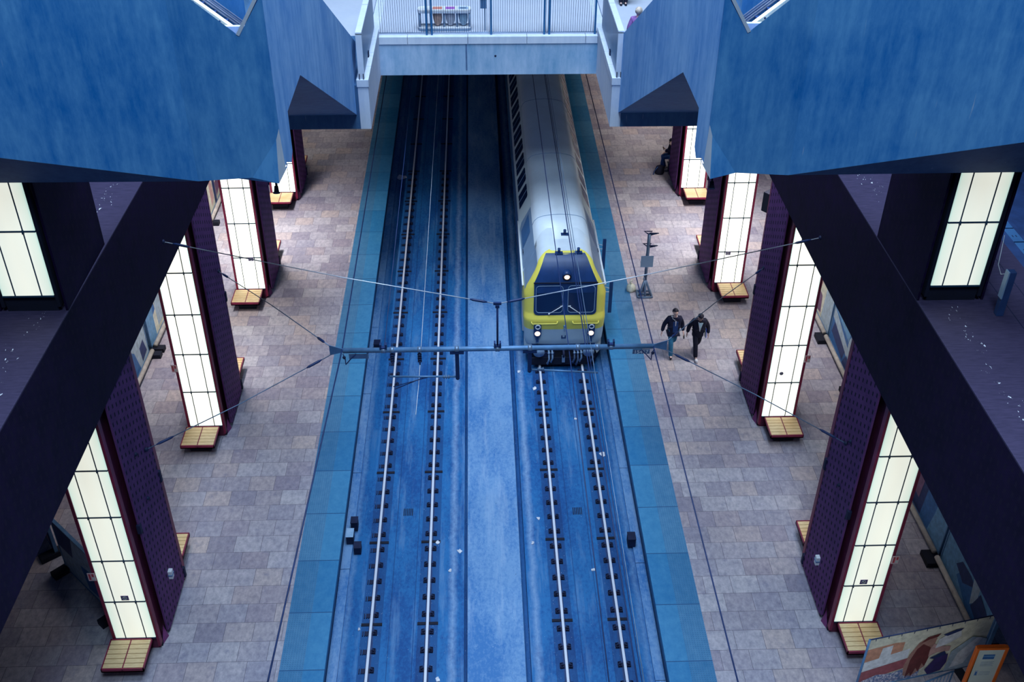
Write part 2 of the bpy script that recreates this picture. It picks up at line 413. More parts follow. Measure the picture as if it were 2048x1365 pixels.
# ---- rails
def rail_profile(rx, y0, y1):
    pr = [(-.075, 0), (.075, 0), (.075, .012), (.012, .03), (.012, .115), (.036, .125), (.036, .155), (.028, .163), (-.028, .163), (-.036, .155), (-.036, .125), (-.012, .115), (-.012, .03), (-.075, .012)]
    b = new(); n = len(pr); vs = [(rx+p, y0, BED+q) for p, q in pr]+[(rx+p, y1, BED+q) for p, q in pr]
    for i in range(n):
        j = (i+1) % n; b.add([vs[i], vs[j], vs[n+j], vs[n+i]], [(0, 1, 2, 3)], 'rail_head' if 5 <= i <= 9 else 'rail_side')
    b.poly(vs[:n], 'rail_side'); b.poly(vs[n:], 'rail_side')
    return b
def fastening(rx, y, outer=0):
    b = new()
    b.box(rx-.17, rx+.17, y-.07, y+.07, BED+.005, BED+.028, 'iron_dark')
    for s in (-1, 1):
        if outer == s:
            for k in range(3): b.box(rx+s*(.10+k*.055)-.012, rx+s*(.10+k*.055)+.012, y-.09, y+.06, BED+.01, BED+.05, 'iron_dark')
            continue
        b.tube([(rx+s*.07, y-.05, BED+.04), (rx+s*.15, y-.06, BED+.075), (rx+s*.16, y+.01, BED+.06), (rx+s*.08, y+.02, BED+.06), (rx+s*.09, y+.07, BED+.08), (rx+s*.16, y+.08, BED+.04)], .017, 'iron_dark', 5)
        b.tube([(rx+s*.12, y, BED+.02), (rx+s*.12, y, BED+.10)], .026, 'iron_dark', 6)
    return b
rl = ['polished steel rail farthest left, beside the left platform edge', 'polished steel rail just left of the raised walkway, inner rail of the empty track',
      'steel rail just right of the raised walkway, running under the left side of the train', 'steel rail beside the right platform, running under the right side of the train']
for i, rx in enumerate(RAILX):
    root = empty('rail', (rx, 10, BED), rl[i], 'rail', 'running rails of the two tracks')
    rail_profile(rx, 10, YF-2).build('rail_bar', root)
    ymax = 46 if i < 2 else 31
    proto = fastening(rx, 19.03-3+.3, -1 if i == 0 else 0).build('rail_fastening', root)
    bl = 0; y0 = 19.03-3+.3
    k = 1
    while y0+k*.6 < ymax:
        c = proto.copy(); COL.objects.link(c); c.location = (0, k*.6, 0); k += 1

# ---- trackside boxes
def jbox(x, y, z, w, d, h, mat, label, lid=None):
    root = empty('junction_box', (x, y, z), label, 'box')
    b = new(); b.box(x-w/2, x+w/2, y-d/2, y+d/2, z, z+h, mat); b.build('housing', root, bevel=.01)
    b = new(); b.box(x-w/2-.008, x+w/2+.008, y-d/2-.008, y+d/2+.008, z+h, z+h+.02, lid or mat); b.build('lid', root)
    b = new(); b.tube([(x, y+d/2, z+h*.4), (x, y+d/2+.1, z+h*.4), (x, y+d/2+.16, z)], .015, 'rubber_black', 6); b.build('conduit', root)
jbox(-3.78, 22.62, BED+.07, .2, .26, .30, 'iron_dark', 'black trackside box, topmost of the three beside the near left platform edge')
jbox(-3.86, 22.10, BED+.07, .2, .34, .30, 'iron_dark', 'pale lidded trackside box, middle of the three beside the near left platform edge', 'concrete_pale')
jbox(-3.62, 21.72, BED+.0, .2, .26, .26, 'iron_dark', 'black trackside box, lowest of the three beside the near left platform edge')
jbox(-3.74, 31.6, BED+.07, .22, .3, .3, 'iron_dark', 'single black trackside box by the left platform edge above the end of the catenary tube')
jbox(4.30, 21.75, BED+.07, .22, .3, .3, 'iron_dark', 'single black trackside box by the right platform edge')

# ---- galleries (level above): fascia beams, floors, narrow-void slabs, bridge
def FX(side, y): return LX+.0145*(y-17.66) if side < 0 else RX-.002*(y-17.6)
def gallery(side):
    nm = 'left' if side < 0 else 'right'
    fx = LX if side < 0 else RX
    ob = fx+side*1.34
    a = new(); ya, yb = 7, 44
    a.prism([(FX(side, ya), ya, 7.57), (FX(side, ya)+side*1.34, ya, 7.57), (FX(side, ya)+side*1.34, ya, ZU-.03), (FX(side, ya), ya, ZU-.03)], (FX(side, yb)-FX(side, ya), yb-ya, 0), 'perforated_steel_shaded')
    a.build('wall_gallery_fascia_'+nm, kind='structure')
    a = new(); a.prism([(FX(side, 7), 7, ZU-.03), (FX(side, SL_Y), SL_Y, ZU-.03), (side*11.4, SL_Y, ZU-.03), (side*11.4, 7, ZU-.03)], (0, 0, .03), 'upper_paving')
    a.box(min(ob, side*11.4), max(ob, side*11.4), 7, SL_Y, 9.4, ZU-.03, 'concrete_dark'); a.build('floor_gallery_'+nm, kind='structure')
    # trackway beyond the gallery platform
    t0, t1 = side*11.4, side*17
    a = new(); a.box(min(t0, t1), max(t0, t1), 7, SL_Y, 9.0, ZU-.55, 'rail_side')
    a.box(min(t0, t0+side*.25), max(t0, t0+side*.25), 7, SL_Y, 9.0, ZU-.02, 'rail_side'); a.build('floor_gallery_trackway_'+nm, kind='structure')
    # slab around the narrow void
    nx = NL-.30 if side < 0 else NR+.30
    a = new(); a.box(min(nx, side*17), max(nx, side*17), SL_Y, YF, 9.0, ZU, 'concrete_dark'); a.build('floor_slab_'+nm, kind='structure')  # darker than the kerb: the stair's shade is put into the colour
    # bright kerb wall along the narrow void
    k0, k1 = (NL-.30, NL) if side < 0 else (NR, NR+.30)
    a = new(); a.box(k0, k1, SL_Y, YF, 9.0, 10.28, 'concrete_bright'); a.build('wall_void_'+nm, kind='structure')
    a = new()
    y = SL_Y-.03
    while y < 33: a.box(k0-.02, k1+.02, y, min(y+1.05, 33.2), 10.28, 10.50, 'concrete_pale' if 0 else 'concrete_bright'); y += 1.07
    a.build('trim_void_cap_'+nm, kind='structure', bevel=.01)
    # outer wall and the storey over the gallery
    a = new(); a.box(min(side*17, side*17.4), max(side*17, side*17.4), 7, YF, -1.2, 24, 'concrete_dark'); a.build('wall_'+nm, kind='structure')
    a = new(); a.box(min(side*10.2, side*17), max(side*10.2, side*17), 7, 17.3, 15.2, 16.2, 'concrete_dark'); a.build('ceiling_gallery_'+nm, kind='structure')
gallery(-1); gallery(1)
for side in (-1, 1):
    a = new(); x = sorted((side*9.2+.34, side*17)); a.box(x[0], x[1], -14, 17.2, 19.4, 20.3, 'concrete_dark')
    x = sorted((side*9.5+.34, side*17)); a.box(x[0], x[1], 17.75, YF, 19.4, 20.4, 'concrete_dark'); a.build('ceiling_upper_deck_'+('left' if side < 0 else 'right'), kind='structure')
a = new(); a.box(NL, NR, BR_Y, 60, 9.0, 10.02, 'concrete_pale'); a.build('wall_bridge', kind='structure')
a = new(); a.box(NL, NR, BR_Y+.25, 60, 10.02, ZU, 'deck_terrazzo')
a.box(-16.9, NL-.30, SL_Y+4, 60, ZU, ZU+.012, 'deck_terrazzo'); a.box(NR+.30, 16.9, SL_Y+1.4, 60, ZU, ZU+.012, 'deck_terrazzo'); a.build('floor_bridge_deck', kind='structure')
a = new(); xs = [NL-.0, -2.15, -.25, 1.62, 3.48, NR]
for i in range(5): a.box(xs[i]+.006, xs[i+1]-.006, BR_Y-.03, BR_Y+.27, 10.02, 10.26, 'concrete_bright')
a.build('trim_bridge_kerb', kind='structure', bevel=.008)
a = new(); a.box(-.33, -.28, BR_Y-.006, BR_Y, 9.15, 10.0, 'trough_blue'); a.disc((.62, BR_Y, 9.62), (0, -1, 0), .035, .006, 'iron_dark', 12); a.build('trim_bridge_joint', kind='structure')

a = new(); a.box(-17, 17, -14, 1.0, 19.4, 20.3, 'deck_terrazzo'); a.build('floor_viewing_deck', kind='structure')
# ---- folded concrete staircases hanging over the void
CX = .34
def stair(side):
    nm = 'left' if side < 0 else 'right'
    X = lambda x: x if side < 0 else 2*CX-x-.03
    V = lambda x, y, z: (X(x), y, z)
    off = (.30, 0, 0) if side > 0 else (-.30, 0, 0)
    fx = -3.45
    out = [(17.44, 14.2), (17.44, 13.4), (17.75, 13.40), (18.2, 13.17), (18.42, 13.3), (18.42, 14.08), (20.2, 14.07), (28.92, 9.43), (30.06, 11.17), (24.31, 14.22), (19.8, 16.6), (17.44, 16.6)]
    a = new(); a.prism([V(fx, y, z) for y, z in out], off, 'concrete_blue_lit'); a.build('wall_stair_side_'+nm, kind='structure')
    # soffit, flat part then the raking flight, between the side wall and the inner wall
    a = new()
    pr = [(18.43, 14.08), (20.2, 14.07), (28.9, 9.435), (29.05, 9.75), (20.3, 14.4), (18.43, 14.4)]
    a.prism([V(fx-.001, y, z-.004) for y, z in pr], (side*-1*-3.0 if 0 else (3.0 if side > 0 else -3.0), 0, 0), 'concrete_dark'); a.build('ceiling_stair_soffit_'+nm, kind='structure')  # same concrete as the walls, darkened for the shade underneath
    # front wall with the V notch
    a = new(); w = 'concrete_blue'
    A, B = (-3.45, 17.4, 14.2), (-5.0, 17.4, 13.2)
    a.poly([V(*p) for p in [(-3.45, 17.4, 14.2), (-3.52, 17.40, 13.99), (-4.03, 17.40, 13.26), (-5.0, 17.4, 13.2), (-5.0, 17.4, 16.81), (-3.9, 17.4, 15.85), (-3.52, 17.4, 16.44), (-3.45, 17.4, 16.56)]], w)
    a.poly([V(*p) for p in [(-3.52, 17.40, 13.99), (-3.55, 17.30, 13.19), (-4.03, 17.40, 13.26)]], w)
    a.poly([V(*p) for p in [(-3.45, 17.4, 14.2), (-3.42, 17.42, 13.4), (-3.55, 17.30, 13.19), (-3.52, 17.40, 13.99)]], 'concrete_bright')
    a.poly([V(*p) for p in [(-4.03, 17.4, 13.26), (-3.55, 17.30, 13.19), (-3.55, 17.7, 13.19), (-5.0, 17.7, 13.19), (-5.0, 17.4, 13.2)]], w)
    a.poly([V(*p) for p in [(-3.42, 17.42, 13.4), (-3.42, 17.75, 13.4), (-3.55, 17.7, 13.19), (-3.55, 17.3, 13.19)]], w)
    C, TC = (-13.0, 15.27, 15.55), (-13.0, 15.27, 19.0)
    a.poly([V(-5.0, 17.4, 13.2), V(-8.0, 16.6, 14.08), V(-8.0, 16.6, 18.4), V(-5.45, 17.28, 17.2), V(-5.0, 17.4, 16.81)], w)
    a.poly([V(-8.0, 16.6, 14.08), V(*C), V(*TC), V(-8.0, 16.6, 18.4)], w)
    # sloping soffit below the leaning wall
    a.poly([V(-5.0, 17.4, 13.2), V(-8.0, 17.42, 13.2), V(-8.0, 16.6, 14.08)], 'concrete_dark'); a.poly([V(-8.0, 17.42, 13.2), V(-13, 17.45, 13.2), V(*C), V(-8.0, 16.6, 14.08)], 'concrete_dark')  # underside shade put into the concrete colour
    # back and top
    a.poly([V(-5.0, 17.7, 13.19), V(-13, 17.75, 13.2), V(-13, 17.75, 19), V(-8, 17.7, 18.05), V(-5.45, 17.7, 16.85), V(-5.0, 17.7, 16.46)], w)
    a.poly([V(-3.55, 17.7, 13.19), V(-5.0, 17.7, 13.19), V(-5.0, 17.7, 16.46), V(-3.9, 17.7, 15.50), V(-3.52, 17.7, 16.44), V(-3.5, 17.7, 16.56)], w)
    a.poly([V(-5.0, 17.4, 13.2), V(-5, 17.7, 13.19), V(-13, 17.75, 13.2), V(-13, 17.45, 13.2)], 'concrete_dark')
    for p, q in (((-8, 16.6, 18.4), (-5.45, 17.28, 17.2)), ((-5.45, 17.28, 17.2), (-5.0, 17.4, 16.81)), ((-5.0, 17.4, 16.81), (-3.9, 17.4, 15.85))):
        a.poly([V(*p), V(*q), V(q[0], 17.7, q[2]-.35), V(p[0], 17.7, p[2]-.35)], w)
    a.build('wall_stair_front_'+nm, kind='structure')
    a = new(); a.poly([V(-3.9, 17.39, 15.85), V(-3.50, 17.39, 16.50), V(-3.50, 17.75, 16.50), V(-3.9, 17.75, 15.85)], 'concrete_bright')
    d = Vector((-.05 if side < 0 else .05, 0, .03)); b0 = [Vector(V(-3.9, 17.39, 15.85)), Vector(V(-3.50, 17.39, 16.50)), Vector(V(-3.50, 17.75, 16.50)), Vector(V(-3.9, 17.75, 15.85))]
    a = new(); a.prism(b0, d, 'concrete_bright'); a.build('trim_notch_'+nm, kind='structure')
    # landing behind the notch, its low parapet and inner wall
    a = new(); lx = sorted((X(-3.76), X(-7.5)))
    a.box(lx[0], lx[1], 17.72, 19.5, 14.5, 15.0, 'deck_terrazzo'); a.build('floor_landing_'+nm, kind='structure')
    a = new(); lx = sorted((X(-3.76), X(-4.9))); a.box(lx[0], lx[1], 17.92, 18.0, 15.0, 15.83, 'concrete_bright'); lx = sorted((X(-3.76), X(-7.5))); a.box(lx[0], lx[1], 19.5, 19.7, 15.0, 17.6, 'concrete_blue'); a.build('wall_landing_'+nm, kind='structure')
    # escalator rising sideways behind the notch
    root = empty('escalator', V(-4.6, 18.7, 15.0), 'escalator with lit side panel seen through the notch of the %s blue concrete wall' % nm, 'escalator', 'escalators behind the concrete walls')
    L = lambda x, y, o=0: Vector(V(x, y, 15.76-(y-18.2)*.34+.827*(-4.19-x)+o))
    xa, xb = -3.95, -6.9
    def ramp(y0, y1, o0, o1, mat, name):
        b = new(); b.prism([L(xa, y0, o0), L(xb, y0, o0), L(xb, y0, o1), L(xa, y0, o1)], (0, y1-y0, 0), mat); return b.build(name, root)
    ramp(18.10, 18.14, -.40, -.02, 'print_cream', 'side_panel')
    b = new(); b.tube([L(xa, 18.2), L(xb, 18.2)], .022, 'strip_lamp', 6); b.build('light_strip', root)
    b = new(); b.tube([L(xa, 18.13, -.06), L(xb, 18.13, -.06)], .014, 'wire_dark', 6)
    for k in range(7): b.ball(L(-4.35-k*.4, 18.12, -.06), .03, 'wire_dark', 8)
    b.build('handrail', root)
    b = new(); n = 16
    for i in range(n):
        x0 = xa+(xb-xa)*i/n; x1 = xa+(xb-xa)*(i+1)/n; z = L(x0, 18.5, -.05).z; q = sorted((X(x0), X(x1))); b.box(q[0], q[1], 18.26, 18.68, z-.25, z, 'train_navy')
    b.build('steps', root)
    for y in (18.70, 19.22):
        ramp(y-.015, y+.015, -.30, -.03, 'glass_blue', 'balustrade')
        b = new(); b.tube([L(xa, y), L(xb, y)], .020, 'wire_pale', 6); b.tube([L(xa, y, .055), L(xb, y, .055)], .014, 'wire_pale', 6); b.build('handrail', root)
    ramp(18.74, 19.18, -.36, -.28, 'cloth_blue', 'deck_plate')
stair(-1); stair(1)
for side in (-1, 1):
    x = -3.66 if side < 0 else 4.30
    root = empty('floodlight', (x, 17.55, 12.75), 'small black floodlight under the lower corner of the %s concrete wall' % ('left' if side < 0 else 'right'), 'lamp', 'floodlights under the concrete corners')
    b = new(); b.tube([(x, 17.55, 13.2), (x, 17.55, 13.02)], .02, 'iron_dark', 6); b.build('bracket', root)
    b = new(); b.tube([(x, 17.5, 12.90), (x, 17.54, 13.02)], [.05, .035], 'rubber_black', 12); b.build('lamp_housing', root)
    b = new(); b.ring((x, 17.5, 12.90), (0, -.3, -1), .055, .012, 'iron_dark', 16, 5); b.build('rim', root)

# ------------------------------------------------------------------ lit pillars
def pillar(side, yp, z0, ztop, label, group, glass, rows):
    f = FX(side, yp); U = lambda u: f+side*u
    root = empty('light_pillar', (U(.66), yp+1.35, z0), label, 'pillar', group)
    def ub(b, u0, u1, y0, y1, za, zb, mat): b.box(min(U(u0), U(u1)), max(U(u0), U(u1)), y0, y1, za, zb, mat)
    b = new(); ub(b, .17, 1.16, yp+.05, yp+2.65, z0, ztop, 'dark_red_steel' if z0 < 1 else 'under_black'); b.build('core', root)  # upper pillars go black for the shade on the gallery
    for u0, u1 in ((0, .045), (1.29, 1.335)):
        b = new(); za = z0+.10
        pts = [(yp+.42, za+.12), (yp+.55, za), (yp+2.15, za), (yp+2.28, za+.12), (yp+2.28, ztop), (yp+.42, ztop)]
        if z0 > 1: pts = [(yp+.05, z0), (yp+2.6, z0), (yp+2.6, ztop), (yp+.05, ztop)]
        b.prism([(U(u0), y, z) for y, z in pts], (U(u1)-U(u0), 0, 0), 'perforated_steel' if z0 < 1 else 'perforated_steel_shaded')
        b.build('side_plate', root)
    for u0, u1 in ((.045, .165), (1.165, 1.29)):
        for y0, y1 in ((yp-.0, yp+.16), (yp+2.54, yp+2.70)):
            b = new(); ub(b, u0 if u0 > 1 else .10, u1 if u0 < 1 else 1.235, y0, y1, z0+.12, ztop, 'red_steel' if z0 < 1 else 'under_black'); b.build('edge_flange', root)  # red flanges blackened on the shaded upper pillars
    zz = [z0+r for r in rows if z0+r < ztop]+[ztop]
    um = [.17, .40, .905, 1.155]
    for yy, dr in ((yp, -1), (yp+2.70, 1)):
        b = new()
        for i in range(len(zz)-1):
            for j in range(3):
                y0, y1 = sorted((yy, yy-dr*.03)); ub(b, um[j]+.004, um[j+1]-.004, y0, y1, zz[i]+.006, zz[i+1]-.006, glass)
        p = b.build('light_panel', root)
        b = new()
        for u in um[1:3]: y0, y1 = sorted((yy+dr*.012, yy-dr*.04)); ub(b, u-.011, u+.011, y0, y1, zz[0], ztop, 'glazing_steel')
        for z in zz[:-1]: y0, y1 = sorted((yy+dr*.015, yy-dr*.04)); ub(b, um[0], um[3], y0, y1, z-.017, z+.017, 'glazing_steel')
        for u in um[1:3]:
            for z in zz[1:-1]: y0, y1 = sorted((yy+dr*.03, yy)); ub(b, u-.018, u+.018, y0, y1, z-.05, z+.03, 'glazing_steel')
        b.build('glazing_bars', p)
    if z0 < 1:
        for yy, dr in ((yp+.42, -1), (yp+2.28, 1)):
            b = new(); b.add([(U(.02), yy, z0), (U(.20), yy, z0), (U(.11), yy+dr*.30, z0), (U(.10), yy, z0+.42)], [(0, 1, 2), (0, 2, 3), (1, 3, 2), (0, 3, 1)], 'purple_bracket'); b.build('foot_bracket', root)
            b = new(); b.prism([(U(.20), yy+dr*.28, z0+.0), (U(.30), yy+dr*.28, z0), (U(.24), yy+dr*.28, z0+.30)], (0, -dr*.02, 0), 'white_paint'); b.build('foot_plate', root)
        b = new(); ub(b, .10, 1.24, yp+.10, yp+2.6, z0, z0+.10, 'rubber_black'); b.build('plinth', root)
        for z in (z0+.28, z0+3.75):
            b = new(); ub(b, -.03, .07, yp+2.27, yp+2.37, z-.17, z+.17, 'iron_dark'); b.build('speaker_box', root)
    return root, U
ROWS = [.45, 1.80, 3.22, 4.64, 6.06, 7.47]
ordl = {-1: 'left', 1: 'right'}
desc = ['nearest lit glass pillar on the %s platform, red steel sides, banner hoarding beside it', 'second nearest lit glass pillar on the %s platform, level with the train front', 'third lit glass pillar on the %s platform, its top just under the blue concrete wall', 'farthest visible lit glass pillar on the %s platform, half hidden by the concrete stair']
PG = 'lit glass pillars of the lower platforms'
sp = [17.66, 25.85, 33.75, 41.45]
def nosmoking(root, x, y, z, rnd=False):
    b = new(); h = .075
    if rnd:
        b.disc((x, y, z), (0, -1, 0), .06, .012, 'sign_purple', 16); b.ring((x, y-.012, z), (0, -1, 0), .035, .006, 'paper', 16, 4)
    else:
        b.box(x-.09, x+.09, y-.012, y, z-h, z+h, 'sign_purple'); b.ring((x, y-.013, z), (0, -1, 0), .05, .007, 'paper', 18, 4)
        b.obox((x, y-.014, z), (.035, 0, -.035), (0, .002, 0), (.006, 0, .006), 'paper'); b.box(x-.03, x+.03, y-.015, y-.011, z-.006, z+.006, 'sign_red')
    b.build('no_smoking_sign', root)
def hose_sign(root, x, y, z):
    b = new(); b.box(x-.085, x+.085, y-.012, y, z-.13, z+.13, 'sign_pink'); b.box(x-.06, x-.015, y-.016, y-.01, z-.09, z+.10, 'sign_red'); b.box(x+.015, x+.06, y-.016, y-.01, z+.01, z+.10, 'sign_red'); b.box(x+.015, x+.06, y-.016, y-.01, z-.09, z-.02, 'paper')
    b.build('fire_sign', root)
pill = {}
for side in (-1, 1):
    for i, yp in enumerate(sp):
        root, U = pillar(side, yp, 0, 7.57, desc[i] % ordl[side], PG, ('lit_glass_cool', 'lit_glass', 'lit_glass_bright', 'lit_glass_bright')[i], ROWS)
        pill[side, i] = (root, U)
        if i in (0, 1): hose_sign(root, U(1.25), yp-.02, 2.72)
        if i in (0, 2): nosmoking(root, U(.62 if i == 0 else .52), yp-.03, 1.97 if i == 0 else 1.76)
        if i == 0:
            b = new(); xx = sorted((U(-.10), U(0))); b.box(xx[0], xx[1], yp+1.27, yp+1.40, 1.16, 1.42, 'white_paint'); b.box(xx[0]-.01, xx[1]+.01, yp+1.25, yp+1.42, 1.28, 1.30, 'galv_blue'); b.build('sensor_box', root)
            b = new()
            for yk, zk in ((yp+1.24, 4.03), (yp+1.21, 5.46)): b.ball((U(-.01), yk, zk), .05, 'iron_dark', 8)
            xx = sorted((U(-.03), U(.06))); b.box(xx[0], xx[1], yp+.36, yp+.46, 3.72, 3.98, 'iron_dark'); b.build('fixings', root)
        if i == 1 and side > 0: nosmoking(root, U(.53), yp-.03, 2.18, True)
        if i == 3 and side > 0:
            b = new()
            for k in (0, 1): b.disc((9.42, yp-.03, 2.55-k*.2), (0, -1, 0), .045, .012, 'sign_purple', 12)
            b.build('round_sign', root)
UG = 'lit pillars of the upper galleries'
for side in (-1, 1):
    pillar(side, 17.48 if side > 0 else 17.55, ZU, 13.19, 'lit glass pillar on the upper gallery at the %s picture edge, under the concrete wall' % ordl[side], UG, 'lit_glass_cool', [.37, 1.80, 3.22])

# ------------------------------------------------------------------ benches
def bench(x0, x1, y0, y1, label):
    root = empty('bench', ((x0+x1)/2, (y0+y1)/2, 0), label, 'bench', 'slatted benches against the lit pillars')
    b = new(); z = .45
    b.box(x0, x1, y0, y0+.03, z-.11, z+.005, 'red_steel'); b.box(x0, x1, y1-.03, y1, z-.11, z+.005, 'red_steel')
    b.box(x0, x0+.025, y0, y1, z-.11, z+.005, 'red_steel'); b.box(x1-.025, x1, y0, y1, z-.11, z+.005, 'red_steel')
    xm = (x0+x1)/2; b.box(xm-.012, xm+.012, y0, y1, z-.11, z-.004, 'red_steel'); b.box(x0, x1, y0, y1, z-.11, z-.07, 'red_steel')
    b.build('seat_frame', root)
    b = new(); n = 6; p = (y1-y0-.07)/n
    for xa, xb in ((x0+.03, xm-.016), (xm+.016, x1-.03)):
        for k in range(n): b.box(xa, xb, y0+.035+k*p+.008, y0+.035+(k+1)*p-.008, z-.06, z+.006, 'bench_wood')
    b.build('seat_slats', root, bevel=.004)
    b = new(); b.box(x0+.2, x1-.2, y0+.28, y1-.0, 0.0, z-.11, 'under_black'); b.build('pedestal', root)  # near-black colour carries the shade under the seat
bl = ['bench at the front foot of the nearest lit pillar on the %s', 'bench at the front foot of the second lit pillar on the %s', 'bench at the front foot of the third lit pillar on the %s', 'bench at the front foot of the farthest lit pillar on the %s']
bb = ['bench behind the nearest lit pillar on the %s, mostly hidden', 'bench behind the second lit pillar on the %s, only one corner showing', 'bench behind the third lit pillar on the %s, only one corner showing', 'bench behind the farthest lit pillar on the %s, mostly hidden']
for side in (-1, 1):
    for i, yp in enumerate(sp):
        U = pill[side, i][1]; x0, x1 = sorted((U(.25), U(1.28)))
        bench(x0, x1, yp-.94, yp-.02, 'red framed wooden '+bl[i] % ordl[side])
        x0, x1 = sorted((U(.10), U(1.2)))
        bench(x0, x1, yp+2.72, yp+3.60, 'red framed wooden '+bb[i] % ordl[side])

# ------------------------------------------------------------------ poster hoardings
def hoarding(p0, p1, nrm, z0, z1, base, shapes, label, log=True, frame='galv_blue'):
    # p0 -> p1 along the ground, nrm = side that carries the picture
    p0, p1 = Vector((*p0, 0)), Vector((*p1, 0)); d = (p1-p0); L = d.length; d.normalize(); nv = Vector((*nrm, 0)).normalized()
    root = empty('poster_hoarding', tuple((p0+p1)/2), label, 'poster', 'poster hoardings behind the pillars')
    at = lambda t, z, o=0: p0+d*t+Vector((0, 0, z))+nv*o
    b = new(); b.prism([at(.02, z0), at(L-.02, z0), at(L-.02, z1), at(.02, z1)], -nv*.06, base)
    for k, (mat, pts) in enumerate(shapes):
        o = .002+.002*k; b.poly([at(t*L, z0+q*(z1-z0), o) for t, q in pts], mat)
    b.build('poster', root)
    b = new()
    for t0, t1, q0, q1 in ((0, .05, z0-.03, z1), (L-.05, L, z0-.03, z1), (0, L, z0-.05, z0), (0, L, z1, z1+.04)):
        b.prism([at(t0, q0, .015), at(t1, q0, .015), at(t1, q1, .015), at(t0, q1, .015)], -nv*.09, frame)
    b.build('frame', root)
    for t in (.08, L-.08): b = new(); b.obox(at(t, .08, .0), d*.13, nv*.42, (0, 0, .08), 'rubber_black'); b.build('foot_block', root)
    if log:
        b = new(); b.tube([at(.05, .25, .13), at(L-.05, .25, .13)], .075, 'kerb_log', 10); b.build('kerb_bar', root)
    return root
face = lambda cx, cz, r: [(cx+r*.42*math.cos(a), cz+r*math.sin(a)) for a in [i*math.pi/8 for i in range(16)]]
hoarding((12.36, 32.9), (12.36, 30.62), (-1, 0), .22, 1.85, 'print_cream', [('print_skin', [(.1, .55), (.3, .5), (.38, .8), (.2, 1), (.05, .9)]), ('print_plum', [(.3, .05), (.5, .1), (.45, .5), (.28, .55)]), ('print_pale', [(.55, 0), (1, 0), (1, .9), (.6, .8)])],
         'pale poster hoarding with a bare arm, behind the second pillar on the right')
hoarding((12.36, 30.52), (12.36, 27.5), (-1, 0), .22, 1.85, 'print_blue', [('print_pale', [(0, .55), (.62, .25), (.62, .45), (0, .8)]), ('print_sky', [(0, .82), (.6, .60), (.6, 1), (0, 1)]), ('print_navy', [(.05, .2), (.5, .05), (.55, .3), (.1, .5)]), ('print_pale', face(.74, .55, .34)), ('print_navy', [(.6, .86), (.72, .98), (.88, .86), (.82, .78), (.66, .78)]), ('print_navy', [(.52, 0), (.95, 0), (.9, .25), (.74, .18), (.6, .28)]), ('print_plum', [(.68, .44), (.80, .44), (.78, .38), (.70, .38)])],
         'blue poster hoarding with a smiling face, right of the second pillar on the right')
hoarding((12.50, 22.9), (12.55, 20.12), (-1, 0), .22, 1.78, 'print_navy', [('print_blue', [(.45, 0), (.72, 0), (.75, 1), (.5, 1)]), ('print_sky', [(.66, .0), (1, 0), (1, 1), (.74, 1), (.72, .5)]), ('print_plum', [(.15, .3), (.35, .25), (.38, .8), (.2, .9)])],
         'navy and sky blue poster hoarding, far one of the pair by the nearest right pillar')
hoarding((12.55, 20.02), (12.58, 16.9), (-1, 0), .12, 1.78, 'print_sky', [('print_blue', [(.30, .25), (.6, .0), (.95, .0), (.9, .45), (.55, .62), (.38, .5)]), ('print_navy', [(.25, .4), (.42, .30), (.6, .55), (.5, .62), (.33, .6)]), ('print_pale', [(.55, .65), (.62, .95), (.66, .95), (.68, .4), (.6, .2)]), ('print_navy', [(.62, .2), (.8, .1), (.86, .5), (.7, .62)])],
         'blue poster hoarding with a crouching figure, nearest on the right')
hoarding((-11.45, 30.25), (-11.50, 26.6), (1, 0), .22, 1.85, 'print_pale', [('print_blue', [(.28, 0), (.62, 0), (.66, .6), (.5, .75), (.36, .5)]), ('print_navy', [(.05, .1), (.2, .05), (.22, .4), (.1, .45)]), ('print_sky', [(.5, .05), (.58, .05), (.56, .55), (.46, .5)]), ('print_navy', [(.7, 0), (1, 0), (1, .8), (.8, .6)])],
         'poster hoarding with pale blue crouching figure, left of the second pillar on the left')
hoarding((-11.35, 33.2), (-11.42, 30.45), (1, 0), .22, 1.85, 'print_cream', [('print_sky', [(.72, 0), (1, 0), (1, 1), (.72, 1)]), ('print_pale', [(.15, .1), (.6, .1), (.6, .9), (.2, .95)]), ('print_blue', [(.62, .55), (.72, .5), (.72, .95), (.64, .95)])],
         'cream and teal poster hoarding behind the second pillar on the left')
hoarding((-11.20, 42.6), (-11.22, 39.4), (1, 0), .22, 1.85, 'print_cream', [('print_skin', [(.55, .2), (.7, .1), (.72, .8), (.6, .85)]), ('print_plum', [(.2, .2), (.4, .1), (.42, .5), (.25, .55)]), ('print_navy', [(.42, .0), (.52, 0), (.56, 1), (.44, 1)])],
         'cream poster hoarding behind the third pillar on the left')
r = hoarding((-9.52, 18.66), (-11.35, 20.45), (-.7, -.72), .08, 1.85, 'print_pale', [('print_blue', [(.1, .1), (.5, .05), (.55, .5), (.2, .6)]), ('print_pale', [(.5, .3), (.9, .2), (.95, .45), (.6, .5)]), ('print_navy', [(.7, .5), (1, .5), (1, 1), (.6, 1)])],
         'slanting teal poster hoarding just left of the nearest left pillar', log=False)
r = hoarding((-11.75, 20.9), (-13.2, 22.9), (-.78, -.62), .08, 1.9, 'print_skin', [('print_plum', [(.1, .2), (.5, .1), (.45, .5), (.2, .6)]), ('print_pale', [(.45, .15), (.95, .1), (.9, .7), (.6, .8)]), ('print_navy', [(0, 0), (.2, 0), (.1, .9), (0, 1)])],
         'slanting poster hoarding with pinkish picture, far one left of the nearest left pillar', log=False)

